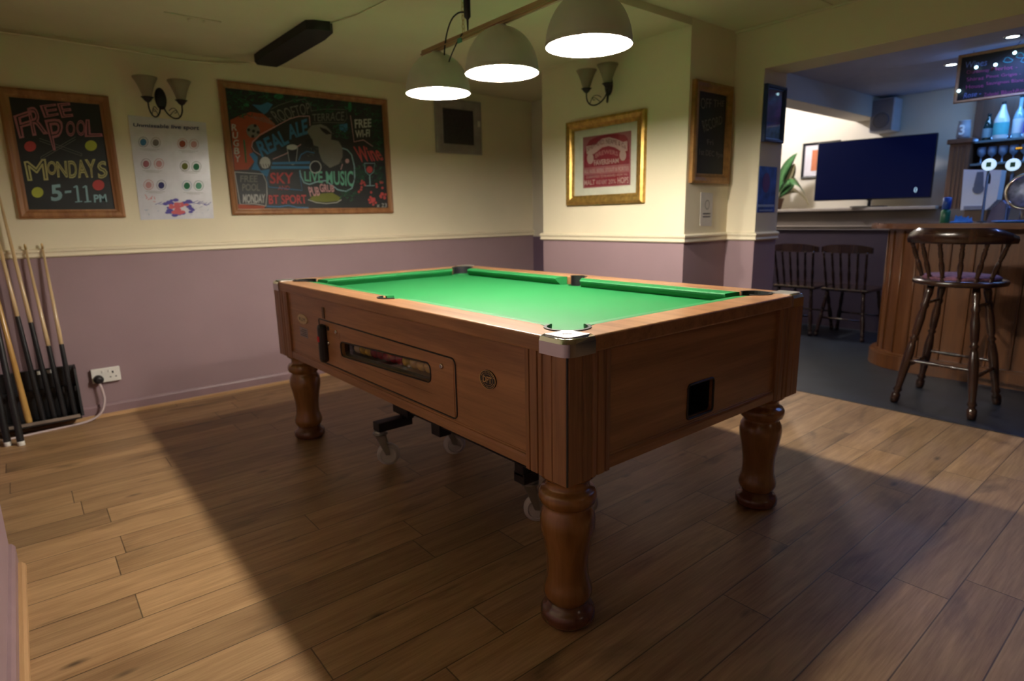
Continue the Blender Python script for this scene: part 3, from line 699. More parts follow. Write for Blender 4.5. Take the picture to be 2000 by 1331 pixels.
g = G().tube([(-1.15, Y1-.010, 2.125), (-.89, Y1-.010, 2.130), (-.33, Y1-.010, 2.120), (-.1, Y1-.010, 2.105), (.2, Y1-.010, 2.118), (.34, Y1-.012, 2.140)], .006, 6, smooth_path=2)
single('wall_cable', g, m_cream, 'thin painted cable running along the top of the far wall', 'cable', loc=(-.4, Y1, 2.12))
g = G().tube([(.44, 2.20, ZF-.004), (.50, 2.0, ZF-.004), (.53, 1.6, ZF-.004), (.56, 1.12, ZF-.004)], .003, 6)
single('ceiling_cable', g, m_ceil, 'thin painted cable on the ceiling running from the black plank', 'cable', loc=(.5, 1.7, ZF))

# ------------------------------------------------------------------ wall lights
def sconce():
    t = thing('wall_light', 'two arm black iron wall light with glass cups above the sport poster', 'wall light', (0, 0, 0), group='iron wall lights')
    g = G()
    n = 20
    rings = [[g.bm.verts.new((a*.031*math.cos(2*PI*i/n), y, a*.062*math.sin(2*PI*i/n))) for i in range(n)] for a, y in ((1, 0), (1, -.008), (.6, -.018), (.1, -.022))]
    for r0, r1 in zip(rings, rings[1:]):
        for i in range(n): f = g.bm.faces.new((r0[i], r0[(i+1) % n], r1[(i+1) % n], r1[i])); f.smooth = True
    g.bm.faces.new(rings[0]); g.bm.faces.new(rings[-1][::-1])
    part('backplate', g, m_iron, t)
    for s in (-1, 1):
        pts = [(s*.008, -.012, -.045), (s*.018, -.03, -.085), (s*.045, -.065, -.118), (s*.070, -.10, -.118), (s*.087, -.115, -.085), (s*.088, -.115, -.040)]
        a = part('arm', G().tube(pts, .0042, 8, smooth_path=3).tube([(s*.03, -.045, -.10), (s*.048, -.07, -.075), (s*.064, -.085, -.07), (s*.06, -.085, -.088), (s*.05, -.075, -.085)], .002, 6, smooth_path=2)
                 .tube([(s*.074, -.10, -.115), (s*.06, -.09, -.065), (s*.045, -.06, -.055), (s*.03, -.04, -.07)], .002, 6, smooth_path=2), m_iron, t)
        part('cup', G().lathe([(0, .006), (.008, .016), (.022, .026), (.028, .034), (.030, .028)], (s*.088, -.115, -.045), (s*.088, -.115, 1), 20), m_iron, a)
        prof = [(.0, .022), (.02, .028), (.05, .038), (.08, .050), (.105, .064), (.108, .063), (.08, .047), (.05, .035), (.02, .025), (.0, .019)]
        part('glass_shade', G().lathe(prof, (s*.088, -.115, -.016), (s*.088, -.115, 1), 24, cap=False), m_frost, t, 'frosted glass cup')
    return t
sc1 = sconce()
sc1.location = (-.195, Y1, 1.872); WM[sc1.name] = Matrix.Translation(sc1.location)
dup(sc1, (X1, 1.70, 1.940), -PI/2, 'two arm black iron wall light above the gilt framed print')

# ------------------------------------------------------------------ boards and pictures
class Board:
    """a flat thing on a wall; drawings are given as points of the photograph on its plane"""
    def __init__(s, ax, val, sx, ox, oy, k):
        s.ax, s.val, s.nx, s.o, s.k = ax, val, sx, (ox, oy), k; s.n = Vector((0, -1, 0)) if ax == 'y' else Vector((-1, 0, 0))
    def P(s, x, y, d=0.): return at(s.o[0]+x/s.k, s.o[1]+y/s.k, s.ax, s.val-d)
    def pts(s, L_, d=.0): return [s.P(x, y, d) for x, y in L_]
    def quad(s, q, d=.0012):
        tl, tr, br, bl = [s.P(x, y, 0) for x, y in q]; n = s.n
        return lambda u, v, e: (bl*(1-u)+br*u)*(1-v)+(tl*(1-u)+tr*u)*v+n*(d+e)
    def box(s, x0, y0, x1, y1, d=.0012): return s.quad(((x0, y0), (x1, y0), (x1, y1), (x0, y1)), d)
def frame(g, ax, val, a0, a1, z0, z1, w, d, bev=.004):
    """mitred frame lying on plane ax=val, depth d toward the room"""
    prof = [(0, 0), (0, d*.8), (w*.25, d), (w*.6, d*.85), (w*.8, d*.55), (w, d*.5), (w, 0)]
    cs = [(a0, z0, 1, 1), (a1, z0, -1, 1), (a1, z1, -1, -1), (a0, z1, 1, -1)]
    rings = []
    for a, z, sa, sz in cs:
        rings.append([g.bm.verts.new((a+sa*i_, val-d_, z+sz*i_) if ax == 'y' else (val-d_, a+sa*i_, z+sz*i_)) for i_, d_ in prof])
    for q in range(4):
        r0, r1 = rings[q], rings[(q+1) % 4]
        for i in range(len(prof)): g.bm.faces.new((r0[i], r0[(i+1) % len(prof)], r1[(i+1) % len(prof)], r1[i]))
    return g
def ell(B, cx, cy, rx, ry, d, n=24, a0=0, a1=360): return [B.P(cx+rx*math.cos(math.radians(a0+(a1-a0)*i/n)), cy+ry*math.sin(math.radians(a0+(a1-a0)*i/n)), d) for i in range(n)]

# FREE POOL board
t = thing('chalkboard', 'pine framed chalkboard advertising free pool on Mondays, left on the far wall', 'chalkboard', (-.70, Y1, 1.18))
part('frame', frame(G(), 'y', Y1, -.955, -.462, 1.180, 1.857, .048, .024), m_pine, t)
bd = part('board', G().box((-.91, Y1-.006, 1.222), (-.505, Y1-.001, 1.815)), m_chalk, t)
B = Board('y', Y1-.008, 1, 0, 140, 3.698); n_ = B.n
g = G(); OL = .030
for ch, q in (('F', ((95, 320), (225, 275), (235, 465), (140, 485))), ('R', ((195, 265), (285, 235), (350, 450), (235, 465))), ('E', ((285, 245), (405, 230), (425, 315), (320, 335))), ('E', ((410, 230), (505, 222), (530, 325), (445, 335))),
              ('P', ((320, 350), (460, 330), (440, 570), (385, 570))), ('O', ((472, 360), (540, 352), (545, 468), (480, 472))), ('O', ((548, 352), (612, 345), (620, 462), (555, 468))), ('L', ((618, 345), (700, 350), (745, 470), (612, 472)))):
    g.text(ch, B.quad(q), outline=OL)
part('pink_lettering', g, ck['pink'], bd)
g = G()
for ch, q in (('M', ((170, 650), (330, 630), (350, 785), (200, 790))), ('O', ((335, 650), (405, 642), (410, 745), (345, 750))), ('N', ((405, 650), (480, 645), (490, 765), (415, 765))), ('D', ((490, 645), (550, 640), (560, 770), (500, 770))),
              ('A', ((545, 640), (620, 635), (640, 765), (565, 770))), ('Y', ((610, 635), (690, 632), (690, 765), (640, 770))), ('S', ((700, 655), (765, 640), (780, 760), (710, 780)))):
    g.text(ch, B.quad(q), outline=OL)
part('yellow_lettering', g, ck['yellow'], bd)
g = G()
for ch, q in (('5', ((365, 820), (440, 812), (455, 930), (370, 938))), ('-', ((468, 862), (515, 858), (515, 875), (468, 880))), ('PM', ((675, 890), (765, 885), (775, 942), (680, 946)))):
    g.text(ch, B.quad(q), bold=.03)
for ox in (0, 66):
    g.ribbon(B.pts([(555+ox, 825), (568+ox, 938)], .001), .0100, n_).ribbon(B.pts([(543+ox, 942), (594+ox, 938)], .001), .0060, n_).ribbon(B.pts([(532+ox, 838), (556+ox, 824)], .001), .0070, n_)
part('blue_lettering', g, ck['sky'], bd)
for i, (cx, cy, cn) in enumerate(((218, 540, 'red'), (657, 535, 'lime'), (271, 873, 'lime'), (711, 820, 'red'))):
    part('drawn_ball', G().fill(ell(B, cx, cy, 43, 38, .001)), ck[cn], bd, cn.replace('lime', 'yellow')+' chalk ball')
g = G()
for a, b, c_, d in ((285, 490, 590, 600), (545, 480, 295, 625)):
    for o_ in (-8, 10): g.ribbon(B.pts([(a, b+o_), (c_, d+o_)], .0012), .0022, n_)
    g.ribbon(B.pts([(c_, d-8), (c_, d+10)], .0012), .002, n_)
part('crossed_cues_drawing', g, ck['grey'], bd)

# sport poster
t = thing('sport_poster', 'glossy white sports poster with rows of round crests under the wall light', 'poster', (-.18, Y1, 1.16))
ps = part('sheet', G().slab([(-.377, Y1-.002, 1.765), (.041, Y1-.002, 1.755), (.022, Y1-.002, 1.166), (-.388, Y1-.002, 1.163)], (0, -1, 0), .002), m_paper, t)
B = Board('y', Y1-.005, 1, 0, 140, 3.698)
part('headline', G().text('Unmissable live sport', B.quad(((962, 372), (1440, 392), (1436, 432), (962, 405))), bold=.02), ck['navy'], ps)
cc = [('blue', 'navy'), ('grey', 'grey'), ('orange', 'red'), ('rose', 'pink'), ('pink', 'purple'), ('rose', 'red'), ('olive', 'dkgreen'), ('green', 'dkgreen'), ('rose', 'red'), ('navy', 'navy'), ('green', 'blue'), ('mint', 'green')]
ctr = [(1035, 508), (1125, 512), (1317, 520), (1400, 524), (1055, 665), (1148, 665), (1335, 682), (1418, 686), (1073, 818), (1165, 820), (1350, 824), (1435, 824)]
for (cx, cy), (c1, c2) in zip(ctr, cc):
    o = part('crest', G().ribbon(ell(B, cx, cy, 34, 36, .0), .0022, n_, True), ck[c2], ps)
    part('crest_centre', G().fill(ell(B, cx, cy+2, 23, 25, .0, 14)), ck[c1], o)
for (cx, cy) in ((1080, 560), (1360, 572), (1100, 716), (1378, 722), (1122, 866), (1395, 874)):
    g = G()
    for k_ in range(2): g.ribbon(B.pts([(cx-70+k_*20, cy+k_*10-2), (cx+70-k_*20, cy+k_*10+2)]), .0016, n_)
    part('caption', g, ck['grey'], ps)
random.seed(3)
g1, g2, g3 = G(), G(), G()
for i in range(46):
    a = random.uniform(0, 2*PI); r = random.random()**.5; cx = 1290+r*115*math.cos(a); cy = 985+r*62*math.sin(a); s_ = random.uniform(8, 22)
    gg, e_ = ((g1, .0) if r > .62 else (g2, .0004))
    gg.fill(ell(B, cx, cy, s_*1.3, s_*.7, e_+i*1e-5, 7, random.uniform(0, 40), 400))
for i in range(16):
    x0 = random.uniform(1120, 1500); y0 = 950+(x0-1300)**2*.0006-abs(x0-1300)*.05; g1.ribbon(B.pts([(x0, y0), (x0+random.uniform(15, 50), y0-random.uniform(-12, 22))]), .003, n_)
g4 = G()
for i in range(9):
    x0 = random.uniform(1060, 1125); y0 = random.uniform(905, 945); g4.ribbon(B.pts([(x0, y0), (x0+random.uniform(-22, 22), y0+random.uniform(-25, 25))]), .003, n_)
for i in range(22):
    x0 = random.uniform(1010, 1520); y0 = random.uniform(960, 1040); g3.ribbon(B.pts([(x0, y0), (x0+random.uniform(-22, 22), y0+random.uniform(-14, 14))]), .0025, n_)
part('blue_splash', g1, flat('poster_blue', (.10, .08, .36)), ps); part('red_splash', g2, flat('poster_red', (.60, .12, .14)), ps); part('red_scribble', g4, bpy.data.materials['poster_red'], ps); part('pale_splash', g3, flat('poster_pale', (.30, .36, .50)), ps)

# big chalkboard
t = thing('chalkboard', 'large colourful chalk menu board with guitar drawing, centre of the far wall', 'chalkboard', (.72, Y1, 1.19))
part('frame', frame(G(), 'y', Y1, .135, 1.312, 1.186, 2.016, .040, .026), m_pine, t)
bd = part('board', G().box((.17, Y1-.006, 1.22), (1.28, Y1-.001, 1.985)), m_chalk, t)
B = Board('y', Y1-.008, 1, 410, 140, 4.438)
random.seed(11)
def leaves(g, poly_boxes, n, s0=14, s1=34, w=.003):
    for i in range(n):
        x0, y0, x1, y1 = random.choice(poly_boxes); cx, cy = random.uniform(x0, x1), random.uniform(y0, y1); a = random.uniform(0, 360); s_ = random.uniform(s0, s1)
        g.ribbon(ell(B, cx, cy, s_, s_*random.uniform(.4, .9), .0001*i/10, 7, a, a+random.uniform(120, 300)), w*random.uniform(.7, 1.4), n_)
bx = [(140, 160, 520, 260), (140, 240, 350, 400), (150, 160, 520, 260), (500, 215, 880, 260), (880, 250, 1190, 350), (1170, 280, 1480, 380), (1420, 330, 1490, 720), (1430, 560, 1500, 1000), (1260, 800, 1340, 960), (1140, 1030, 1290, 1110), (1260, 840, 1500, 960), (1080, 460, 1200, 580)]
g = G(); leaves(g, bx, 300); part('dark_green_leaves', g, ck['dkgreen'], bd)
g = G(); leaves(g, bx, 110, 8, 20); 
for cx, cy, rx_, ry_ in ((595, 215, 42, 22), (1213, 305, 16, 45), (315, 290, 25, 16)): g.fill(ell(B, cx, cy, rx_, ry_, .001, 14))
part('bright_green_leaves', g, ck['green'], bd)
g = G()
g.fill(B.pts([(175, 420), (250, 385), (350, 350), (460, 365), (560, 450), (575, 480), (440, 555), (375, 615), (355, 660), (400, 760), (330, 850), (215, 855)], .0005))
part('orange_burst', g, ck['orange'], bd); part('orange_strip', G().fill(B.pts([(245, 1150), (480, 1165), (470, 1185), (248, 1190)], .0005)), ck['orange'], bd)
g = G()
for ch, q in zip('RUGBY', range(5)): g.text(ch, B.box(188+q*7, 455+q*68, 236+q*7, 513+q*68, .0016), bold=.02)
part('rugby_lettering', g, ck['white'], bd)
g = G().text('BOXING', B.quad(((335, 385), (530, 400), (560, 470), (440, 430)), .0016)); g.fill(ell(B, 375, 515, 58, 60, .0012)); part('flower_drawing', g, ck['grey'], bd)
g = G(); [g.fill(ell(B, 378+dx, 515+dy, 14, 14, .0018, 10)) for dx, dy in ((0, 0), (-42, -10), (40, 12), (-6, 46), (14, -46))]; part('flower_spots', g, ck['black'], bd)
g = G(); [g.ribbon(B.pts([(290+i*4, 590), (300+i*6, 690), (310+i*3, 790)], .0014), .003, n_) for i in range(3)]; part('flower_stem', g, ck['green'], bd)
for q_ in ([(365, 285), (440, 290), (500, 265), (545, 285), (500, 350), (470, 370), (420, 330)], [(340, 715), (375, 700), (415, 740), (410, 800), (440, 860), (360, 850), (385, 780)],
           [(430, 860), (520, 845), (500, 910), (470, 900)], [(1120, 460), (1190, 450), (1195, 500), (1175, 525), (1125, 500)]): part('blue_patch', G().fill(B.pts(q_, .0012)), ck['blue'], bd)
g = G().text('ROOFTOP', B.quad(((520, 345), (860, 265), (870, 360), (590, 445))), bold=.0).text('TERRACE', B.quad(((885, 370), (1165, 345), (1160, 425), (890, 432))))
g.ribbon(B.pts([(525, 330), (600, 290), (720, 250), (820, 240), (870, 280), (880, 350)], .0012), .003, n_).ribbon(B.pts([(880, 340), (1000, 325), (1180, 330), (1190, 400), (1160, 445), (1000, 440), (890, 445)], .0012), .003, n_)
part('terrace_lettering', g, ck['grey'], bd)
g = G().ribbon(B.pts([(860, 385), (770, 388), (690, 410), (560, 480), (430, 550), (370, 610), (362, 650), (385, 690), (440, 725)], .0014), .005, n_).ribbon(B.pts([(545, 760), (660, 712), (790, 630)], .0014), .005, n_).ribbon(B.pts([(862, 385), (868, 470)], .0014), .005, n_)
g.ribbon(B.pts([(1218, 380), (1235, 500), (1250, 610), (1330, 592), (1412, 648)], .0014), .005, n_); g.fill(ell(B, 1190, 775, 18, 20, .0014, 10)); g.ribbon(B.pts([(1150, 800), (1135, 850)], .0014), .006, n_)
part('rose_outlines', g, ck['rose'], bd)
g = G().text('REAL', B.quad(((395, 610), (630, 500), (690, 620), (450, 745)), .0014), bold=.03).text('ALE', B.quad(((655, 470), (840, 405), (848, 540), (690, 590)), .0014), bold=.03)
part('real_ale_lettering', g, ck['blue'], bd)
g = G().fill(ell(B, 712, 655, 48, 24, .0018, 16)).ribbon(B.pts([(668, 660), (692, 795), (718, 808), (745, 795), (760, 660)], .0016), .003, n_)
part('pint_drawing', g, ck['white'], bd); part('sound_hole_drawing', G().ribbon(ell(B, 915, 828, 48, 52, .002), .006, n_, True), ck['white'], bd); part('hand_drawing', G().fill(ell(B, 478, 790, 48, 52, .0016, 12)), ck['white'], bd)
g = G().fill(B.pts([(675, 680), (755, 680), (740, 790), (715, 800), (698, 790)], .0015)).fill(ell(B, 915, 828, 38, 42, .0024, 16))
for i in range(4): g.ribbon(B.pts([(438+i*22, 800), (448+i*22, 830)], .002), .004, n_)
part('pint_fill', g, ck['black'], bd)
g = G()
g.fill(B.pts([(838, 520), (880, 468), (960, 455), (1010, 475), (1055, 525), (1050, 590), (1110, 600), (1150, 660), (1150, 740), (1120, 800), (1040, 835), (975, 780), (945, 700), (940, 650), (900, 640), (870, 560)], .0014))
for i in range(90):
    cx, cy = random.uniform(860, 1140), random.uniform(470, 820)
    g.ribbon(B.pts([(cx, cy), (cx+random.uniform(-25, 25), cy+random.uniform(-20, 20))], .0017), .0018, n_)
part('furry_player_drawing', g, ck['grey'], bd)
g = G().fill(B.pts([(950, 480), (1010, 500), (1055, 540), (1010, 545), (970, 515)], .002)).fill(B.pts([(830, 590), (885, 580), (900, 640), (860, 660), (820, 640)], .002)); part('player_shadow_drawing', g, ck['black'], bd)
g = G().fill(B.pts([(540, 785), (868, 778), (868, 800), (540, 805)], .0018)).fill(B.pts([(530, 818), (868, 820), (868, 842), (530, 845)], .0018))
g.ribbon(B.pts([(770, 770), (790, 720), (840, 692), (905, 705)], .0018), .006, n_)
g.ribbon(B.pts([(485, 900), (510, 1000), (800, 1030), (775, 860)], .0016), .005, n_).ribbon(B.pts([(490, 1168), (600, 1172), (680, 1160), (760, 1178), (855, 1180)], .0016), .008, n_)
part('guitar_neck_drawing', g, ck['blue'], bd)
g = G().ribbon(B.pts([(780, 855), (790, 910), (815, 962), (862, 978), (930, 955), (1000, 945), (1050, 980), (1110, 1025), (1180, 1038), (1232, 1010), (1255, 930), (1252, 820), (1228, 720), (1190, 678), (1150, 665)], .0018), .008, n_)
part('guitar_body_drawing', g, ck['sky'], bd)
part('live_music_lettering', G().text('LIVE MUSIC', B.quad(((815, 865), (1240, 860), (1245, 1000), (820, 950)), .0018), bold=.02), ck['mint'], bd)
g = G().text('SKY', B.box(520, 875, 722, 972), bold=.02).text('AND', B.box(590, 990, 690, 1026)); part('sky_lettering', g, ck['red'], bd); part('bt_sport_lettering', G().text('BT SPORT', B.quad(((508, 1070), (832, 1068), (840, 1145), (512, 1150))), bold=.02), ck['red'], bd)
g = G().text('FREE', B.box(262, 900, 412, 958), bold=.02).text('POOL', B.box(280, 972, 432, 1035), bold=.02); part('free_pool_lettering', g, ck['grey'], bd)
g = G().text('MONDAY', B.box(285, 1062, 478, 1140), bold=.03).ribbon(B.pts([(215, 870), (340, 880), (458, 888), (490, 960), (495, 1060), (485, 1165), (380, 1145), (262, 1150), (215, 870)], .0014), .005, n_)
part('monday_lettering', g, ck['white'], bd); g = G(); g.text('FREE', B.quad(((1252, 415), (1398, 408), (1398, 480), (1258, 492))), bold=.02).text('WI-FI', B.quad(((1258, 508), (1385, 500), (1385, 565), (1262, 575))), bold=.02); part('wifi_lettering', g, ck['white'], bd)
part('plate_drawing', G().ribbon(B.pts([(850, 1110), (920, 1135), (1010, 1145), (1100, 1135), (1140, 1110)], .0016), .005, n_), ck['white'], bd); part('signature', G().text('x 23', B.box(1445, 1142, 1532, 1176)), ck['white'], bd)
part('pub_grub_lettering', G().text('PUB', B.quad(((848, 1000), (940, 1000), (955, 1075), (870, 1085)), .002), bold=.03).text('GRUB', B.quad(((945, 970), (1075, 985), (1078, 1045), (955, 1045)), .002), bold=.03), ck['rose'], bd)
g = G().fill(B.pts([(860, 1105), (900, 1070), (980, 1055), (1060, 1050), (1130, 1090), (1120, 1120), (1010, 1132), (900, 1125)], .0016)); part('burger_drawing', g, ck['olive'], bd)
part('wine_lettering', G().text('Wine', B.quad(((1240, 650), (1440, 640), (1510, 770), (1290, 790)), .0014), bold=.02), ck['red'], bd); g = G()
for i in range(40):
    cx, cy = random.choice(((1300, 1010), (1330, 975), (1470, 990), (1400, 1080), (1410, 1140), (1495, 1090))); g.fill(ell(B, cx+random.uniform(-28, 28), cy+random.uniform(-34, 34), 11, 11, .0012+i*1e-5, 8))
part('grapes_drawing', g, ck['red'], bd, kind='stuff'); part('wine_drawing', G().fill(ell(B, 1384, 850, 28, 30, .0018, 12)), ck['red'], bd)
g = G().ribbon(B.pts([(1338, 795), (1350, 870), (1384, 900), (1420, 870), (1430, 795), (1338, 795)], .002), .004, n_).ribbon(B.pts([(1385, 900), (1388, 985)], .002), .007, n_).ribbon(B.pts([(1350, 990), (1430, 988)], .002), .005, n_); part('wine_glass_drawing', g, ck['sky'], bd)

# wall hatch
t = thing('wall_vent', 'dark recessed hatch with a grey wooden frame high on the far wall', 'wall hatch', (1.96, Y1, 1.66))
part('frame', frame(G(), 'y', Y1, 1.735, 2.190, 1.660, 2.085, .075, .020), mat('grey_painted_wood', (.30, .26, .25), .6, var=.15, vscale=12), t)
part('panel', G().box((1.80, Y1-.004, 1.73), (2.125, Y1-.0005, 2.02)), mat('dark_mesh', (.035, .028, .035), .7, var=.3, vscale=60), t)
part('catch', G().box((2.150, Y1-.034, 1.885), (2.165, Y1-.018, 1.93), .003), m_white, t)

# gilt framed print on the chimney breast
t = thing('framed_print', 'red brewery print in a wide gilt frame on the chimney breast', 'framed print', (X1, 1.73, 1.21))
part('frame', frame(G(), 'x', X1, 1.393, 2.062, 1.207, 1.757, .062, .035), m_gold, t)
part('mount', G().box((X1-.006, 1.45, 1.262), (X1-.001, 2.005, 1.70)), flat('cream_mount', (.82, .78, .66)), t)
B = Board('x', X1-.008, 1, 1100, 200, 6.339); n_ = B.n
pr = part('print', G().fill(B.pts([(245, 435), (842, 350), (832, 1025), (248, 1066)])), flat('print_pale_red', (.40, .13, .14)), t)
g = G(); g.fill(B.pts([(290, 530), (330, 470), (420, 425), (540, 400), (660, 390), (760, 405), (800, 450), (818, 540), (820, 760), (262, 810), (262, 640)], .0006))
g.fill(B.pts([(262, 905), (815, 865), (815, 1010), (262, 1050)], .0006)); part('crimson_ground', g, flat('print_crimson', (.28, .018, .035)), pr)
cream_ = flat('print_cream', (.56, .36, .33))
g = G(); g.fill(B.pts([(285, 545), (400, 520), (480, 450), (570, 430), (660, 455), (740, 490), (795, 475), (795, 600), (720, 610), (640, 560), (560, 540), (480, 560), (420, 610), (380, 640), (290, 640)], .0012))
for cx, cy in ((335, 695), (738, 655)): g.fill(ell(B, cx, cy, 42, 70, .0011, 16))
part('ribbon_scroll', g, cream_, pr)
def arched(B, x0, x1, yb, h, rise, d, slope=0.):
    return lambda u, v, e: B.P(x0+(x1-x0)*u, yb-(slope*u)-rise*(1-(2*u-1)**2)-h*v, 0)+B.n*(d+e)
part('scroll_lettering', G().text('SHEPHERD, NEAME & Co.', arched(B, 300, 785, 625, 68, 88, .0018, 30)), flat('print_brown', (.16, .03, .03)), pr)
g = G().text('BREWERS', arched(B, 400, 680, 695, 55, 40, .0018, 25), bold=.02); part('brewers_lettering', g, flat('print_pink', (.50, .20, .20)), pr)
g = G().text('FAVERSHAM', B.quad(((380, 715), (690, 690), (690, 750), (385, 785)), .0018), bold=.03).text('ALL ALES, BEERS, STOUT & PORTER', B.quad(((262, 835), (818, 790), (818, 850), (262, 890)), .0018), bold=.01)
g.text('GUARANTEED TO BE BREWED FROM THE', B.quad(((285, 912), (800, 878), (800, 905), (285, 945)), .0018)).text('MALT', B.quad(((262, 965), (395, 957), (395, 1020), (262, 1030)), .0018), bold=.02)
g.text('AND KENT', B.quad(((410, 965), (545, 958), (545, 1010), (410, 1018)), .0018)).text('HOPS', B.quad(((675, 930), (812, 922), (812, 1000), (675, 1008)), .0018), bold=.02).text('20%', B.quad(((560, 955), (655, 950), (655, 1005), (560, 1012)), .0018))
part('cream_lettering', g, cream_, pr)
part('glass', G().box((X1-.0145, 1.45, 1.262), (X1-.0135, 2.005, 1.70)), m_pane, t)

# blackboard on the chimney side
t = thing('chalkboard', 'tall narrow blackboard in a gold frame beside the gilt print, chalked OFF THE RECORD', 'chalkboard', (2.27, YA, 1.31))
part('frame', frame(G(), 'y', YA, 2.078, 2.474, 1.310, 1.874, .055, .030), mat('dull_gold_wood', (.30, .15, .045), .4, .4, var=.25, vscale=30), t)
bd = part('board', G().box((2.125, YA-.008, 1.36), (2.43, YA-.001, 1.825)), m_chalk, t)
B = Board('y', YA-.010, 1, 1340, 150, 6.05); n_ = B.n; g = G()
for w_, q_ in (('OFF THE', ((170, 245), (455, 285), (445, 350), (175, 385))), ('RECORD', ((180, 520), (425, 460), (425, 555), (215, 660))), ('Fri', ((245, 740), (320, 745), (320, 810), (250, 800))), ('1st DEC 9pm', ((155, 850), (440, 900), (435, 975), (155, 945)))):
    part('chalk_lettering', G().text(w_, B.quad(q_, .001), bold=0), ck['grey'], bd)
t = thing('paper_notice', 'small white paper notice under the tall blackboard', 'notice', (2.27, YA, 1.05))
ns = part('sheet', G().slab([(2.205, YA-.001, 1.258), (2.335, YA-.001, 1.254), (2.338, YA-.001, 1.056), (2.212, YA-.001, 1.060)], (0, -1, 0), .0015), flat('notice_paper', (.62, .58, .55)), t)
g = G()
for i in range(2): g.box((2.235, YA-.0035, 1.128-i*.018), (2.315, YA-.0028, 1.136-i*.018))
g.ribbon([(2.278+.022*math.cos(2*PI*i/20), YA-.0032, 1.185+.026*math.sin(2*PI*i/20)) for i in range(20)], .004, (0, 1, 0), True); part('notice_print', g, flat('print_grey', (.12, .11, .12)), ns)

# jamb pictures
t = thing('framed_picture', 'dark blue framed glazed picture on the jamb of the bar opening', 'framed picture', (2.625, Y2, 1.55))
part('frame', frame(G(), 'y', Y2, 2.513, 2.745, 1.545, 1.868, .024, .026), mat('dark_blue_frame', (.012, .035, .13), .35, var=.2), t)
pc = part('picture', G().box((2.53, Y2-.006, 1.56), (2.73, Y2-.001, 1.855)), mat('purple_picture', (.20, .08, .26), .5, var=.5, vscale=9), t)
part('picture_base', G().box((2.535, Y2-.0075, 1.565), (2.725, Y2-.0062, 1.66)), mat('blue_picture', (.03, .07, .25), .5, var=.6, vscale=30), pc)
part('glass', G().box((2.53, Y2-.0115, 1.56), (2.73, Y2-.0105, 1.855)), m_pane, t)
t = thing('wall_poster', 'blue poster with pale caption on the jamb below the framed picture', 'poster', (2.62, Y2, 1.13))
ps = part('sheet', G().box((2.515, Y2-.003, 1.133), (2.725, Y2-.0005, 1.405)), mat('blue_poster', (.04, .10, .40), .4, var=.6, vscale=14), t)
g = G().box((2.522, Y2-.0045, 1.166), (2.715, Y2-.0032, 1.180)).box((2.540, Y2-.0045, 1.142), (2.700, Y2-.0032, 1.149)); part('caption', g, flat('poster_caption', (.35, .45, .65)), ps)
g = G().fill([(2.60+.045*math.cos(2*PI*i/12), Y2-.0045, 1.31+.06*math.sin(2*PI*i/12)) for i in range(12)]); part('portrait_patch', g, flat('poster_violet', (.16, .07, .24)), ps)

# ------------------------------------------------------------------ socket, plug, cord
t = thing('wall_socket', 'white double wall socket on the mauve wall right of the cue rack', 'wall socket', (-.685, Y1, .2))
pl = part('faceplate', G().box((-.757, Y1-.028, .212), (-.612, Y1-.016, .298), .003), m_white, t)
part('pattress', G().box((-.755, Y1-.018, .214), (-.614, Y1, .296), .002), flat('pattress_grey', (.5, .47, .45)), t)  # backing box in one even warm grey
g = G()
for cx in (-.650,): g.box((cx-.004, Y1-.0295, .262), (cx+.004, Y1-.0278, .275)).box((cx-.018, Y1-.0295, .238), (cx-.010, Y1-.0278, .244)).box((cx+.010, Y1-.0295, .238), (cx+.018, Y1-.0278, .244))
part('socket_holes', g, m_dark, pl)
for cx in (-.700, -.668): part('switch', G().box((cx-.006, Y1-.033, .270), (cx+.006, Y1-.027, .286), .002), m_white, pl)
t = thing('mains_plug', 'black mains plug with a white flex trailing along the skirting', 'plug', (-.73, Y1-.03, .2))
part('plug_body', G().lathe([(0, .026), (.020, .026), (.032, .018), (.036, .010)], (-.726, Y1-.028, .236), (-.726, 0, .236), 20), m_black, t)
g = G().tube([(-.726, Y1-.045, .216), (-.716, Y1-.052, .17), (-.712, Y1-.055, .11), (-.735, Y1-.07, .04), (-.80, Y1-.085, .006), (-.92, Y1-.105, .005), (-1.06, Y1-.12, .005), (-1.2, Y1-.15, .007)], .0065, 8, smooth_path=3)
part('flex', g, mat('white_flex', (.62, .50, .50), .5, var=.03), t, 'white flex')

# ------------------------------------------------------------------ cue rack and cues
t = thing('cue_rack', 'black wooden wall rack holding pool cue butts', 'cue rack', (-1.0, Y1, .02))
part('back_panel', G().box((-1.205, Y1-.045, .05), (-.835, Y1-.017, .345), .004), m_black, t)
part('side_cheek', G().slab([(-.838, Y1-.02, .05), (-.838, Y1-.15, .065), (-.838, Y1-.075, .33), (-.838, Y1-.02, .345)], (1, 0, 0), .012), m_black, t)
part('base_shelf', G().box((-1.205, Y1-.15, .050), (-.838, Y1-.03, .066), .002), m_black, t)
part('front_lip', G().box((-1.205, Y1-.156, .060), (-.845, Y1-.148, .078), .002), mat('worn_lip', (.22, .17, .14), .6, var=.3), t, 'worn pale front edge')
g = G()
for x in (-.845, -.90, -.96, -1.02, -1.08, -1.14): g.box((x-.004, Y1-.105, .205), (x+.004, Y1-.04, .235), .002)
g.box((-1.2, Y1-.06, .205), (-.838, Y1-.045, .235)); part('cue_clip_rail', g, m_black, t)
for x in (-.99, -.945): part('white_label', G().box((x-.013, Y1-.05, .318), (x+.013, Y1-.044, .338), .001), m_white, t)
m_ash = wood('ash_cue', (.50, .34, .17), (.66, .48, .27), .3, .4, axis=2, scale=1.5)
m_ashd = wood('golden_cue', (.50, .27, .07), (.60, .36, .12), .3, .4, axis=2, scale=1.5)
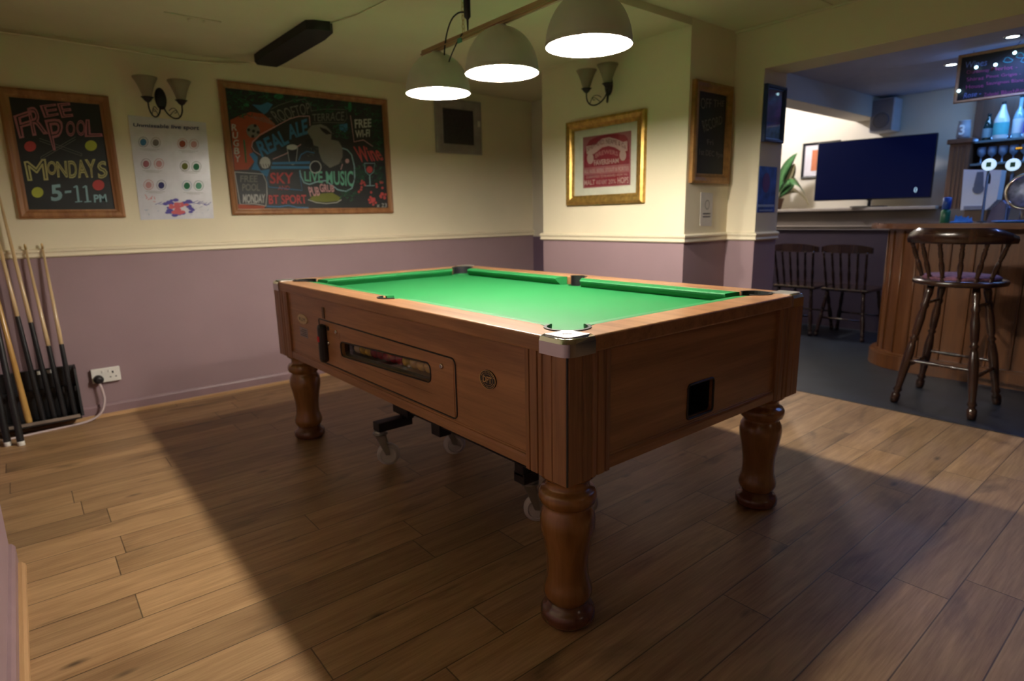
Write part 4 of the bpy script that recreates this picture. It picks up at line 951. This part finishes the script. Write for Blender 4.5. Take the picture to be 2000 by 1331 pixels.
def cue(p0, p1, ln, label, butt=.36, m_b=None, tipcol=None, full=False, r0=.0145, base=True):
    p0 = Vector(p0); ax = (Vector(p1)-p0).normalized()
    c = thing('pool_cue', label, 'pool cue', p0, group='pool cues by the rack')
    q = p0+ax*ln
    if not full:
        part('butt', G().lathe([(0, r0*.9), (.01, r0), (butt, r0*.80), (butt+.10, .0015)], p0, q, 14), m_b or m_black, c, 'black butt')
        part('shaft', G().lathe([(butt-.02, r0*.74), (butt+.06, r0*.74), (ln-.03, .0052)], p0, q, 12), m_ash, c)
    else:
        part('shaft', G().lathe([(0, r0*1.1), (.01, r0*1.15), (butt, r0*.95), (ln-.03, .0055)], p0, q, 14), m_ashd, c)
    part('ferrule', G().lathe([(ln-.032, .0056), (ln-.008, .0056), (ln-.004, .0050), (ln, .0035)], p0, q, 10), m_brass, c)
    if tipcol:
        part('bumper', G().lathe([(-.004, .012), (0, .0165), (.022, .0165), (.024, .014)], p0, q, 14), m_white, c, 'white rubber end')
        part('band', G().lathe([(.024, .0160), (.036, .0160)], p0, q, 14), ck['red'], c, 'red band')
    else:
        part('bumper', G().lathe([(-.006, .010), (0, .0135), (.006, .0135)], p0, q, 14), m_dark, c)
    return c
cue((-.868, Y1-.115, .074), (-.879, Y1-.030, 1.047), .975, 'short pale pool cue at the right end of the rack', .40)
cue((-.915, Y1-.115, .074), (-.953, Y1-.030, 1.044), .975, 'short pale pool cue second from the right end of the rack', .40)
cue((-.962, Y1-.115, .074), (-1.026, Y1-.030, 1.40), 1.33, 'long pale pool cue with black butt, third from the right in the rack', .54)
cue((-1.012, Y1-.115, .074), (-1.075, Y1-.030, 1.40), 1.33, 'long pale pool cue with black butt, fourth from the right in the rack', .58)
cue((-1.075, Y1-.130, .074), (-1.112, Y1-.080, .86), 1.30, 'golden one piece cue standing in front of the black butts', .30, full=True)
cue((-1.175, 3.010, .0), (-1.185, 3.225, 1.30), 1.30, 'black cue with white and red end standing on the floor, nearer the left edge', .85, tipcol=1, r0=.0165)
cue((-1.120, 2.970, .0), (-1.140, 3.225, 1.35), 1.35, 'black cue with white and red end standing on the floor, nearer the rack', .85, tipcol=1, r0=.0165)

# ------------------------------------------------------------------ bar room
# counter with rounded end
def rounded(x0, x1, yend, ylow, r, n=12):
    return [(x1, ylow)]+[(x1, yend-.12)]+arc(x1-.12, yend-.12, .12, 0, 90, 5)+arc(x0+r, yend-r, r, 90, 180, n)+[(x0, ylow)]
ct = thing('bar_counter', 'panelled wooden bar counter with rounded end and polished top', 'bar counter', (4.0, 0, 0))
part('body', G().prism(rounded(3.80, 4.28, .70, -1.6, .32), 'z', 0, 1.0), m_barwood, ct)
part('plinth', G().prism(rounded(3.755, 4.30, .745, -1.6, .34), 'z', 0, .10).prism(rounded(3.765, 4.295, .735, -1.6, .335), 'z', .10, .112), m_barwood, ct)
part('counter_top', G().prism(rounded(3.65, 4.34, .79, -1.6, .38), 'z', 1.004, 1.030).prism(rounded(3.66, 4.33, .78, -1.6, .375), 'z', 1.030, 1.040), m_bartop, ct)
g = G()
for i in range(15):
    y = .36-i*.13
    g.box((3.788, y-.006, .115), (3.803, y+.006, .985), .003)
for a in (100, 118, 136, 154, 172):
    c_ = Vector((3.80+.32, .70-.32, 0)); d = Vector((math.cos(math.radians(a)), math.sin(math.radians(a)), 0)); p = c_+d*.322
    g.cyl((p.x, p.y, .115), (p.x, p.y, .985), .007, 8)
part('panel_bead', g, m_barwood, ct)

# bar stool
m_seat = mat('patterned_red_seat', (.16, .06, .09), .8, var=.6, vscale=40)
st = thing('bar_stool', 'dark wood spindle back bar stool with patterned seat in front of the counter', 'bar stool', (3.14, 0, 0))
SZ = .735; cx, cy = 3.14, .003
part('seat', G().lathe([(0, .19), (.008, .222), (.022, .228), (.034, .222), (.036, .20)], (cx, cy, SZ-.03), (cx, cy, 2), 36), m_darkwood, st)
part('seat_pad', G().lathe([(0, .185), (.012, .19), (.022, .175), (.028, .12), (.030, .03)], (cx+.01, cy, SZ+.004), (cx+.01, cy, 2), 32), m_seat, st, 'red and grey patterned pad')
def turned(g, p0, p1, r=.018):
    p0, p1 = Vector(p0), Vector(p1); Ln = (p1-p0).length
    pf = [(0, .8), (.03, 1.0), (.07, 1.0), (.09, .6), (.11, 1.0), (.14, .72), (.30, 1.0), (.42, 1.05), (.50, .8), (.53, .6), (.55, .95), (.57, .6), (.60, .85), (.72, .95), (.80, .7), (.83, .95), (.86, .65), (.93, .9), (1, .7)]
    return g.lathe([(t_*Ln, r*k_) for t_, k_ in pf], p0, p1, 14)
feet = [(2.954, .205), (3.401, .206), (2.905, -.191), (3.328, -.212)]
tops = [(3.03, .105), (3.24, .105), (3.03, -.105), (3.24, -.105)]
for f_, t_ in zip(feet, tops): part('leg', turned(G(), (*f_, 0), (*t_, SZ-.025), .024), m_darkwood, st)
def lerp(i, z): a, b = Vector((*feet[i], 0)), Vector((*tops[i], SZ-.025)); return a+(b-a)*(z/(SZ-.025))
for i, j, z in ((0, 1, .22), (2, 3, .22), (0, 2, .26), (1, 3, .26), (0, 1, .60), (2, 3, .60)):
    part('stretcher', turned(G(), lerp(i, z), lerp(j, z), .011 if z < .5 else .009), m_darkwood, st)
# back: curved top rail on six spindles
def onarc(a, r, z): return Vector((cx+.02+r*math.cos(math.radians(a)), cy+r*math.sin(math.radians(a)), z))
for i in range(6):
    a = 122+i*(116/5)
    part('back_spindle', turned(G(), onarc(a, .185, SZ), onarc(a, .262, .955), .0135), m_darkwood, st)
g = G(); rings = []
for i in range(15):
    a = 112+i*(136/14); e = min(i, 14-i)/3; hgt = .085*min(1, .45+.55*e)
    r_ = .262
    rings.append([g.bm.verts.new(onarc(a, r_+dr_, z_)) for dr_, z_ in ((-.013, .945), (.013, .945), (.018, .945+hgt*.5), (.014, .945+hgt), (-.010, .945+hgt), (-.014, .945+hgt*.5))])
for r0, r1 in zip(rings, rings[1:]):
    for i in range(6): f = g.bm.faces.new((r0[i], r0[(i+1) % 6], r1[(i+1) % 6], r1[i])); f.smooth = True
g.bm.faces.new(rings[0]); g.bm.faces.new(rings[-1][::-1]); part('back_rail', g, m_darkwood, st)

# two dining chairs by the end wall
def chair():
    t = thing('spindle_chair', 'dark spindle back chair by the end wall, left one beside the jamb', 'chair', (0, 0, 0), group='dark chairs by the bar end wall')
    part('seat', G().box((0, -.20, .425), (.42, .20, .455), .012), m_darkwood, t)
    for x, y, tx, ty in ((-.02, -.20, .04, -.15), (-.02, .20, .04, .15), (.44, -.20, .37, -.15), (.44, .20, .37, .15)): part('leg', turned(G(), (x, y, 0), (tx, ty, .43), .019), m_darkwood, t)
    for i in range(6):
        y = -.16+i*.064; part('back_spindle', turned(G(), (.03, y, .45), (-.045, y*1.12, .78), .012), m_darkwood, t)
    g = G(); rings = []
    for i in range(9):
        y = -.21+i*.0525; x = -.055+.05*(y/.21)**2; h = .075*(1-.35*abs(y/.21)**3)
        rings.append([g.bm.verts.new(v) for v in ((x-.01, y, .77), (x+.012, y, .77), (x+.010, y, .77+h), (x-.012, y, .77+h))])
    for r0, r1 in zip(rings, rings[1:]):
        for i in range(4): g.bm.faces.new((r0[i], r0[(i+1) % 4], r1[(i+1) % 4], r1[i]))
    g.bm.faces.new(rings[0]); g.bm.faces.new(rings[-1][::-1]); part('back_rail', g, m_darkwood, t)
    for x_ in (0, .42): part('stretcher', G().cyl((x_, -.17, .18), (x_, .17, .18), .009, 8), m_darkwood, t)
    return t
c1 = chair(); c1.location = (4.60, 1.64, 0)
dup(c1, (4.62, 1.20, 0), 0, 'dark spindle back chair by the end wall, right one beside the counter')

# television
tc_ = Vector((5.225, 1.285, 1.505)); ang = math.atan2(5.161-5.345, 1.75-.82)   # leaning along the wall
t = thing('television', 'large dark blue flat television standing on the ledge', 'television', (5.225, 1.285, 1.16), -math.atan2(.185, .93)*-1)
t.rotation_euler = (0, 0, math.atan2(.185, .93)); WM[t.name] = Matrix.Translation((5.225, 1.285, 1.16)) @ Matrix.Rotation(math.atan2(.185, .93), 4, 'Z')
def tvpart(name, g, m_, label=None):
    me = g.mesh(name, m_); o = bpy.data.objects.new(name, me); C.objects.link(o); o.parent = t; WM[o.name] = WM[t.name]
    if label: o['label'] = label
    return o
tvpart('casing', G().box((-.010, -.475, .070), (.045, .475, .620), .006).box((.045, -.28, .16), (.08, .28, .50), .02), m_black)
sn = tvpart('screen', G().box((-.0125, -.467, .080), (-.0105, .467, .612)), mat('dark_blue_screen', (.001, .002, .010), .35, spec=.08, emit=(.02, .05, .50), es=.03, var=.02))
o = bpy.data.objects.new('screen_logo', G().text('()', lambda u, v, d: Vector((-.014, -.345-u*.022, .120+v*.045))).mesh('screen_logo', mat('logo_white', (.6, .8, .9), .5, emit=(.5, .8, 1), es=.9, var=.01))); C.objects.link(o); o.parent = sn
tvpart('stand', G().box((-.10, -.14, .002), (.10, .14, .012), .004).cyl((.01, 0, .01), (.02, 0, .10), .014, 12).box((0, -.02, .06), (.03, .02, .12), .004), m_black)

# framed print behind the TV, plant, speaker
t = thing('framed_picture', 'black framed print with orange centre on the bright wall behind the television', 'framed picture', (XB, 1.93, 1.47))
part('frame', frame(G(), 'x', XB, 1.74, 2.113, 1.475, 1.835, .024, .025), m_black, t)
part('mount', G().box((XB-.005, 1.76, 1.495), (XB-.001, 2.095, 1.815)), m_paper, t)
part('print', G().box((XB-.0075, 1.82, 1.55), (XB-.0055, 2.015, 1.76)), flat('orange_print', (.45, .14, .06)), t)
t = thing('potted_plant', 'leafy green potted plant on the ledge left of the television', 'potted plant', (5.33, 2.24, 1.16))
m_leaf = mat('green_leaf', (.035, .12, .035), .45, var=.25, vscale=20); m_leafy = mat('yellowed_leaf', (.34, .30, .17), .55, var=.15)
part('pot', G().lathe([(0, .055), (.01, .06), (.10, .078), (.11, .083), (.115, .078), (.105, .07)], (5.33, 2.24, 1.16), (5.33, 2.24, 2), 24), flat('brown_pot', (.12, .06, .035)), t)
def leaf(g, base, ctrl, tip, wmax, side):
    base, ctrl, tip, side = map(Vector, (base, ctrl, tip, side)); side.normalize(); prev = None
    for i in range(13):
        u = i/12; p = base*(1-u)**2+ctrl*2*u*(1-u)+tip*u*u; w_ = wmax*math.sin(PI*min(1, max(.02, (u-.12)/.88)))**.8 if u > .12 else .004
        up = Vector((0, 0, .25*w_)); cur = [g.bm.verts.new(p-side*w_+up), g.bm.verts.new(p), g.bm.verts.new(p+side*w_+up), g.bm.verts.new(p-Vector((0, 0, .002)))]
        if prev:
            for a, b in ((0, 1), (1, 2), (2, 3), (3, 0)): f = g.bm.faces.new((prev[a], prev[b], cur[b], cur[a])); f.smooth = True
        prev = cur
    return g
bs = (5.33, 2.22, 1.25)
for ct_, tp, w_, sd, mm in (((5.3, 2.22, 1.50), (5.28, 2.02, 1.72), .045, (.2, .7, .7), m_leaf), ((5.3, 2.12, 1.60), (5.25, 1.89, 1.29), .075, (.5, .5, .5), m_leaf), ((5.3, 2.02, 1.45), (5.28, 1.86, 1.18), .060, (.5, .7, .4), m_leafy),
                            ((5.33, 2.12, 1.45), (5.30, 2.05, 1.62), .050, (.2, 1, .3), m_leafy), ((5.25, 2.26, 1.55), (5.2, 2.16, 1.36), .06, (.3, .7, .5), m_leaf), ((5.25, 2.25, 1.45), (5.18, 2.18, 1.24), .055, (.2, 1, .2), m_leaf),
                            ((5.4, 2.3, 1.5), (5.4, 2.3, 1.68), .05, (.3, 1, 0), m_leaf), ((5.3, 2.10, 1.40), (5.22, 2.0, 1.40), .05, (.4, .6, .5), m_leaf)):
    part('leaf', leaf(G(), bs, ct_, tp, w_*1.35, sd), mm, t)
t = thing('loudspeaker', 'white box loudspeaker high on the end wall above the television', 'loudspeaker', (XB, 1.315, 1.85))
part('cabinet', G().box((XB-.20, 1.215, 1.85), (XB, 1.415, 2.145), .01), flat('speaker_white', (.45, .45, .48)), t)
part('grille', G().box((XB-.204, 1.225, 1.86), (XB-.20, 1.405, 2.135), .004), flat('speaker_grey', (.20, .20, .24)), t)
part('woofer', G().lathe([(0, .07), (.003, .07), (.004, .055), (.001, .02)], (XB-.204, 1.315, 1.95), (0, 1.315, 1.95), 24), flat('cone_grey', (.12, .12, .15)), t)

# back bar: pilaster, shelves, bottles
bb = thing('back_bar', 'dark wooden back bar unit with a fluted pilaster and bottle shelves', 'bar shelving', (5.3, 0, 1.0))
m_bb = wood('back_bar_wood', (.07, .030, .018), (.13, .055, .03), .4, .3, axis=2)
g = G().box((5.19, .545, .0), (5.3, .690, 1.70), .003)
for i in range(4): g.box((5.184, .565+i*.028, .1), (5.192, .577+i*.028, 1.64), .003)
g.box((5.17, .53, 1.66), (5.32, .71, 1.70), .006); part('pilaster', g, m_bb, bb)
part('back_panel', G().box((5.50, -1.2, 0), (5.56, .62, 2.16)), m_bb, bb)
part('side_panel', G().box((5.24, .555, 0), (5.56, .60, 1.69)), m_bb, bb)
m_shelf = mat('glass_shelf', (.12, .16, .18), .1, var=.05)
for z, nm in ((1.655, 'shelf'), (1.475, 'shelf')): part(nm, G().box((5.24, -1.2, z), (5.52, .56, z+.018), .003), m_shelf, bb)
part('lower_cupboard', G().box((5.20, -1.2, 0), (5.50, .545, .90), .004), m_bb, bb)
m_bg = mat('clear_bottle_glass', (.30, .50, .60), .08, coat=.5, var=.1); m_bd = mat('dark_bottle_glass', (.01, .03, .03), .08, coat=.6, var=.2); m_bw = mat('pale_bottle', (.65, .72, .75), .2, coat=.4, var=.1)
def bottle(x, y, z, h, r, mm, label, lab=None, nk=.35, cap=m_black, neck=.013, shape=0):
    t = thing('bottle', label, 'bottle', (x, y, z), group='bottles on the top shelf of the back bar' if z > 1.6 else None)
    if shape == 1: pf = [(0, r*.95), (.01, r), (h*.52, r), (h*.58, r*.9), (h*.80, neck*1.6), (h*.93, neck), (h*.95, neck)]
    else: pf = [(0, r*.95), (.008, r), (h*(1-nk)-.03, r), (h*(1-nk)+.01, r*.75), (h*(1-nk)+.04, neck), (h*.95, neck)]
    part('glass_body', G().lathe(pf, (x, y, z), (x, y, z+1), 20), mm, t)
    part('cap', G().lathe([(h*.93, neck*1.15), (h, neck*1.1)], (x, y, z), (x, y, z+1), 12), cap, t)
    if lab: part('label', G().lathe([(h*.12, r+.0008), (h*.45, r+.0008)], (x, y, z), (x, y, z+1), 20, cap=False), lab, t)
    return t
zt = 1.674
m_lw = flat('label_white', (.70, .72, .74)); m_lt = flat('label_teal', (.10, .45, .50)); m_lp = flat('label_violet', (.18, .12, .5)); m_ld = flat('label_dull', (.2, .3, .35))
bottle(5.32, .475, zt, .215, .034, m_bd, 'dark bottle with a small pale label, leftmost on the top shelf', m_ld)
bottle(5.30, .385, zt, .29, .050, m_bw, 'fat white shouldered bottle with teal print, second from left on the top shelf', m_lt, shape=1)
bottle(5.34, .285, zt, .335, .036, m_bg, 'tall slim clear bottle with white label on the top shelf', m_lw, .42)
bottle(5.30, .195, zt, .27, .047, m_bw, 'squat bottle with white and violet label at the photo edge', m_lp)
for i, (y, h, mm) in enumerate(((.10, .28, m_bg), (.0, .30, m_bd), (-.10, .27, m_bw), (-.2, .30, m_bg))):
    bottle(5.33, y, zt, h, .038, mm, ('clear', 'dark', 'pale', 'second clear')[i]+' bottle on the top shelf beyond the photo edge', m_lw)
t = thing('glass_jug', 'grey numbered glass jug on top of the fluted pilaster', 'jug', (5.24, .62, 1.70))
part('jug_body', G().lathe([(0, .04), (.02, .048), (.10, .045), (.14, .040), (.145, .043), (.14, .038)], (5.245, .62, 1.70), (5.245, .62, 3), 20), flat('jug_grey', (.28, .30, .36)), t)
part('jug_number', G().text('3', lambda u, v, d: Vector((5.192, .640-u*.04, 1.73+v*.08)), bold=.03), m_lw, t)
for i, (y, z) in enumerate(((.49, 1.493), (.42, 1.493), (.35, 1.493), (.28, 1.493), (.21, 1.493), (.14, 1.493))):
    pf = [(0, .026), (.003, .028), (.006, .006), (.05, .005), (.055, .012), (.075, .030), (.11, .033), (.13, .028)]
    single('wine_glass', G().lathe(pf, (5.30, y, z), (5.30, y, z+1), 18), mat('wine_glass_clear', (.20, .30, .45), .08, coat=.6, var=.1) if i == 0 else bpy.data.materials['wine_glass_clear'],
           'stemmed glass on the lower back bar shelf, '+('leftmost' if i == 0 else ('second', 'third', 'fourth', 'fifth', 'sixth')[i-1]+' from the left'), 'wine glass', 'glasses on the lower back bar shelf', (5.30, y, z))
t = thing('tap_badge', 'small glowing orange tap badge in front of the lower shelf', 'tap badge', (5.24, .235, 1.60))
part('badge', G().box((5.225, .205, 1.575), (5.235, .262, 1.60), .002), mat('dark_badge', (.03, .02, .02), .5, var=.1), t)
g = G(); random.seed(5)
for i in range(3):
    yy = .250-i*.014; g.lathe([(0, .0045), (.008, .006), (.014, .003)], (5.222, yy, 1.582), (5.222, yy, 3), 8)
part('orange_marks', g, mat('orange_glow', (.8, .35, .02), .5, emit=(1, .45, .02), es=.7, var=.02), t)

# beer fonts on the counter
def font(x, y, zt_, label):
    t = thing('beer_tap', label, 'beer tap', (x, y, 1.04), group='round lens beer taps on the counter')
    part('column', G().lathe([(0, .030), (.006, .030), (.010, .008), (zt_-1.04-.03, .007)], (x, y, 1.04), (x, y, 3), 16), m_blackmetal, t)
    part('spout', G().tube([(x, y, zt_-.06), (x+.03, y, zt_-.055), (x+.05, y, zt_-.08), (x+.05, y, zt_-.12)], .007, 8, smooth_path=2), m_blackmetal, t)
    ln = part('lens', G().lathe([(-.012, .036), (.010, .038), (.014, .034)], (x, y, zt_), (x-1, y, zt_), 28), mat('lit_white_lens', (.8, .85, .9), .3, emit=(.55, .80, 1), es=.9, var=.01), t, 'lit white round lens')
    part('lens_mark', G().box((x-.0165, y-.013, zt_-.015), (x-.0142, y+.013, zt_+.015), .001).box((x-.018, y-.008, zt_-.005), (x-.0165, y+.008, zt_+.008)), mat('lens_green', (.03, .22, .12), .5, var=.3, vscale=80), ln)
    return t
font(3.98, .129, 1.408, 'beer tap with a lit round white lens, left of the two'); font(3.98, .005, 1.398, 'beer tap with a lit round white lens, right of the two')
# round steel dial font
t = thing('beer_font', 'large round silver rimmed beer font on the counter at the photo edge', 'beer font', (4.0, -.088, 1.04))
part('pedestal', G().lathe([(0, .05), (.012, .05), (.02, .03), (.10, .026)], (4.0, -.088, 1.04), (4.0, -.088, 3), 20), m_chrome, t)
c_ = Vector((3.99, -.088, 1.228))
part('drum', G().lathe([(-.05, .10), (-.02, .112), (.02, .112)], c_, c_-Vector((1, 0, 0)), 40), m_chrome, t)
part('rim', G().tube([c_-Vector((.022, 0, 0))+Vector((0, .106*math.cos(2*PI*i/40), .106*math.sin(2*PI*i/40))) for i in range(40)], .011, 8, True), m_chrome, t)
part('face', G().lathe([(.019, .098), (.024, .092), (.026, .02)], c_, c_-Vector((1, 0, 0)), 40), mat('font_face', (.22, .26, .40), .35, .4, var=.5, vscale=30), t)
# white dispenser on the back bar
t = thing('dispenser', 'white box dispenser with cut off corner and grey round emblem behind the counter', 'dispenser', (4.75, .34, 1.11))
P_ = [(.440, 1.118), (.225+.05, 1.118), (.222, 1.190), (.218, 1.405), (.452, 1.425)]
part('casing', G().prism(P_, 'x', 4.72, 4.86), mat('dispenser_white', (.80, .85, .90), .35, var=.03), t)
part('emblem', G().lathe([(0, .036), (.004, .034)], (4.72, .345, 1.275), (0, .345, 1.275), 24).slab([(4.717, .315, 1.30), (4.717, .375, 1.30), (4.717, .345+.02, 1.40), (4.717, .345-.02, 1.40)], (-1, 0, 0), .002), flat('emblem_grey', (.16, .19, .26)), t)
part('base_band', G().box((4.712, .29, 1.120), (4.72, .42, 1.150), .002), flat('band_grey', (.30, .33, .40)), t)
part('bracket', G().box((4.86, .25, 1.0), (4.90, .44, 1.40)).box((4.74, .27, .90), (4.90, .42, 1.118), .005), m_bb, t)
single('back_counter', G().box((4.62, -1.6, 0), (5.15, .52, .90), .006), m_bb, 'low dark back counter between bar and shelves', 'counter', loc=(4.9, 0, 0))
# bottle, cloth and tray on the counter
t = thing('spray_bottle', 'blue and green spray bottle at the end of the bar counter', 'spray bottle', (3.98, .335, 1.04))
part('bottle_body', G().lathe([(0, .026), (.006, .029), (.075, .029), (.09, .018)], (3.98, .335, 1.04), (3.98, .335, 3), 16), mat('green_plastic', (.01, .12, .06), .3, var=.1), t)
part('sleeve', G().lathe([(.086, .018), (.092, .026), (.165, .026), (.17, .012)], (3.98, .335, 1.04), (3.98, .335, 3), 16), mat('blue_plastic', (.01, .06, .28), .3, var=.1), t)
g = G(); random.seed(9)
for i in range(5):
    y = .262-i*.018; g.slab([(3.90, y, 1.042+i*.002), (3.90, y-.03, 1.046), (3.91, y-.022, 1.075+.01*(i % 2)), (3.905, y-.004, 1.09-.008*i)], (1, .2, 0), .012)
g.box((3.84, .165, 1.0405), (3.95, .27, 1.048), .003)
single('bar_towel', g, mat('blue_cloth', (.03, .18, .55), .8, var=.3, vscale=30), 'crumpled bright blue cloth on the bar counter under the dispenser', 'cloth', loc=(3.90, .22, 1.04))
single('drip_tray', G().lathe([(0, .10), (.006, .12), (.012, .13), (.014, .125), (.008, .11)], (3.76, -.10, 1.04), (3.76, -.10, 3), 28), mat('blue_tray', (.04, .16, .5), .25, var=.1), 'shallow blue round tray on the bar counter below the beer font', 'tray', loc=(3.76, -.10, 1.04))
g = G().slab([(4.10, .13, 1.04), (4.10, .03, 1.04), (4.10, .02, 1.13), (4.10, .06, 1.18), (4.10, .11, 1.13)], (1, 0, 0), .06)
single('card_holder', g, flat('lilac_box', (.16, .15, .24)), 'small lilac box behind the blue cloth on the bar', 'box', loc=(4.1, .08, 1.04))

# hanging wines board with fairy lights
XW = 4.2
t = thing('wine_chalkboard', 'hanging chalk wines board in an oak frame above the bar', 'chalkboard', (XW, -.1, 1.84))
part('frame', frame(G(), 'x', XW, -.62, .428, 1.846, 2.160, .018, .022), m_oak, t)
bd = part('board', G().box((XW-.008, -.61, 1.855), (XW+.012, .42, 2.152)), m_chalk, t)
B = Board('x', XW-.010, 1, 1860, 60, 8.871); n_ = B.n
part('white_lettering', G().text('Wines', B.quad(((235, 545), (600, 490), (610, 600), (240, 650)), .001), shear=.3).text('Rose -', B.quad(((190, 1085), (500, 1040), (500, 1120), (190, 1180)), .001), shear=.3), flat('chalk_pale_blue', (.14, .20, .42)), bd)
g = G(); rows = (('Chardonnay  Vinier -', 690, 1210, 670, 590), ('Pinot  Pinot Grigio -', 800, 1240, 790, 720), ('Merlot  Sauvignon Blanc', 905, 1240, 880, 840))
g.text('Chardonnay', B.quad(((250, 690), (640, 650), (640, 725), (250, 770)), .001)).text('Merlot -', B.quad(((680, 635), (1130, 590), (1130, 660), (680, 700)), .001))
g.text('Shiraz', B.quad(((250, 815), (550, 785), (550, 845), (250, 880)), .001)).text('Pinot Grigio -', B.quad(((590, 770), (1190, 715), (1190, 785), (590, 840)), .001))
g.text('House', B.quad(((240, 945), (540, 915), (540, 980), (240, 1010)), .001)).text('Sauvignon Blanc', B.quad(((590, 890), (1240, 820), (1240, 900), (590, 960)), .001))
g.text('Zinfandel', B.quad(((550, 1080), (800, 1050), (800, 1110), (550, 1150)), .001)).text('Blush', B.quad(((850, 1040), (1100, 1010), (1100, 1080), (850, 1110)), .001)).text('Rioja', B.quad(((1110, 1010), (1330, 985), (1330, 1060), (1110, 1085)), .001))
part('pink_lettering', g, flat('chalk_magenta', (.30, .05, .14)), bd)
g = G()
for cx_, cy_, a0 in ((960, 500, -20), (1180, 430, 10), (1260, 520, 40), (1300, 400, 0)):
    pts_ = [(cx_+90*math.cos(math.radians(a))*(1 if a < 180 else .6), cy_+45*math.sin(math.radians(a))-a0*.3) for a in range(0, 360, 30)]
    g.ribbon(B.pts(pts_, .001), .003, n_, True)
part('vine_drawing', g, ck['cyan'], bd)
part('hanging_chain', G().cyl((XW+.006, .35, 2.155), (XW+.006, .35, 2.178), .003, 6).cyl((XW+.006, -.5, 2.155), (XW+.006, -.5, 2.178), .003, 6), m_chrome, t)
m_fairy = mat('fairy_bulb', (1, 1, 1), .5, emit=(.55, .9, 1), es=4, var=.01)
t = thing('fairy_lights', 'string of small white globe fairy lights draped round the wines board', 'fairy lights', (XW, .1, 1.9))
fl = [(112, 1045), (415, 635), (748, 590), (1082, 382), (1242, 105)]
P3 = [B.P(x, y, .03) for x, y in fl]
part('wire', G().tube(P3[:1]+[P3[0]*.5+P3[1]*.5+Vector((0, 0, -.01))]+[P3[1]+Vector((0, 0, .01)), P3[2]+Vector((0, 0, .03)), P3[3]+Vector((0, 0, .03)), P3[4]], .0015, 5, smooth_path=2), m_iron, t)
for p in P3: part('globe', G().sphere(p, .0105, 10), m_fairy, t)

# downlights
def downlight(x, y, label, pw):
    t = thing('downlight', label, 'downlight', (x, y, 2.175), group='recessed downlights of the bar room')
    part('ring', G().lathe([(0, .048), (.005, .046), (.006, .036), (0.001, .034)], (x, y, 2.175), (x, y, 0), 28, cap=False), m_chrome, t)
    part('lamp', G().lathe([(.0005, .034), (.002, .033)], (x, y, 2.175), (x, y, 0), 24), mat('downlight_lamp', (1, 1, 1), .5, emit=(.75, .92, 1), es=25, var=.01) if 'downlight_lamp' not in bpy.data.materials else bpy.data.materials['downlight_lamp'], t)
    s = spot('downlight_beam', (x, y, 2.168), pw, (.20, .34, 1)); return t
downlight(4.528, .563, 'small bright recessed downlight farther into the bar room', 9.0)
downlight(*at(1978, 71, 'z', 2.175)[:2], 'small bright recessed downlight nearer, beside the wines board', 20.0)
downlight(3.45, -1.05, 'recessed downlight added out of view to turn the jamb bluer', 22.0)  # unseen fitting, added to throw blue light on the jamb
# ceiling lamp of the alcove, behind the beam
t = thing('alcove_light', 'warm globe ceiling light in the bright alcove beside the bar', 'ceiling light', (4.55, 2.25, 2.37))
part('canopy', G().lathe([(0, .05), (.02, .045), (.03, .02), (.09, .012)], (4.55, 2.25, 2.52), (4.55, 2.25, 0), 20), m_chrome, t)
part('globe', G().sphere((4.55, 2.25, 2.37), .06, 16), mat('alcove_globe', (1, 1, 1), .5, emit=(1, .94, .95), es=600, var=.01), t)
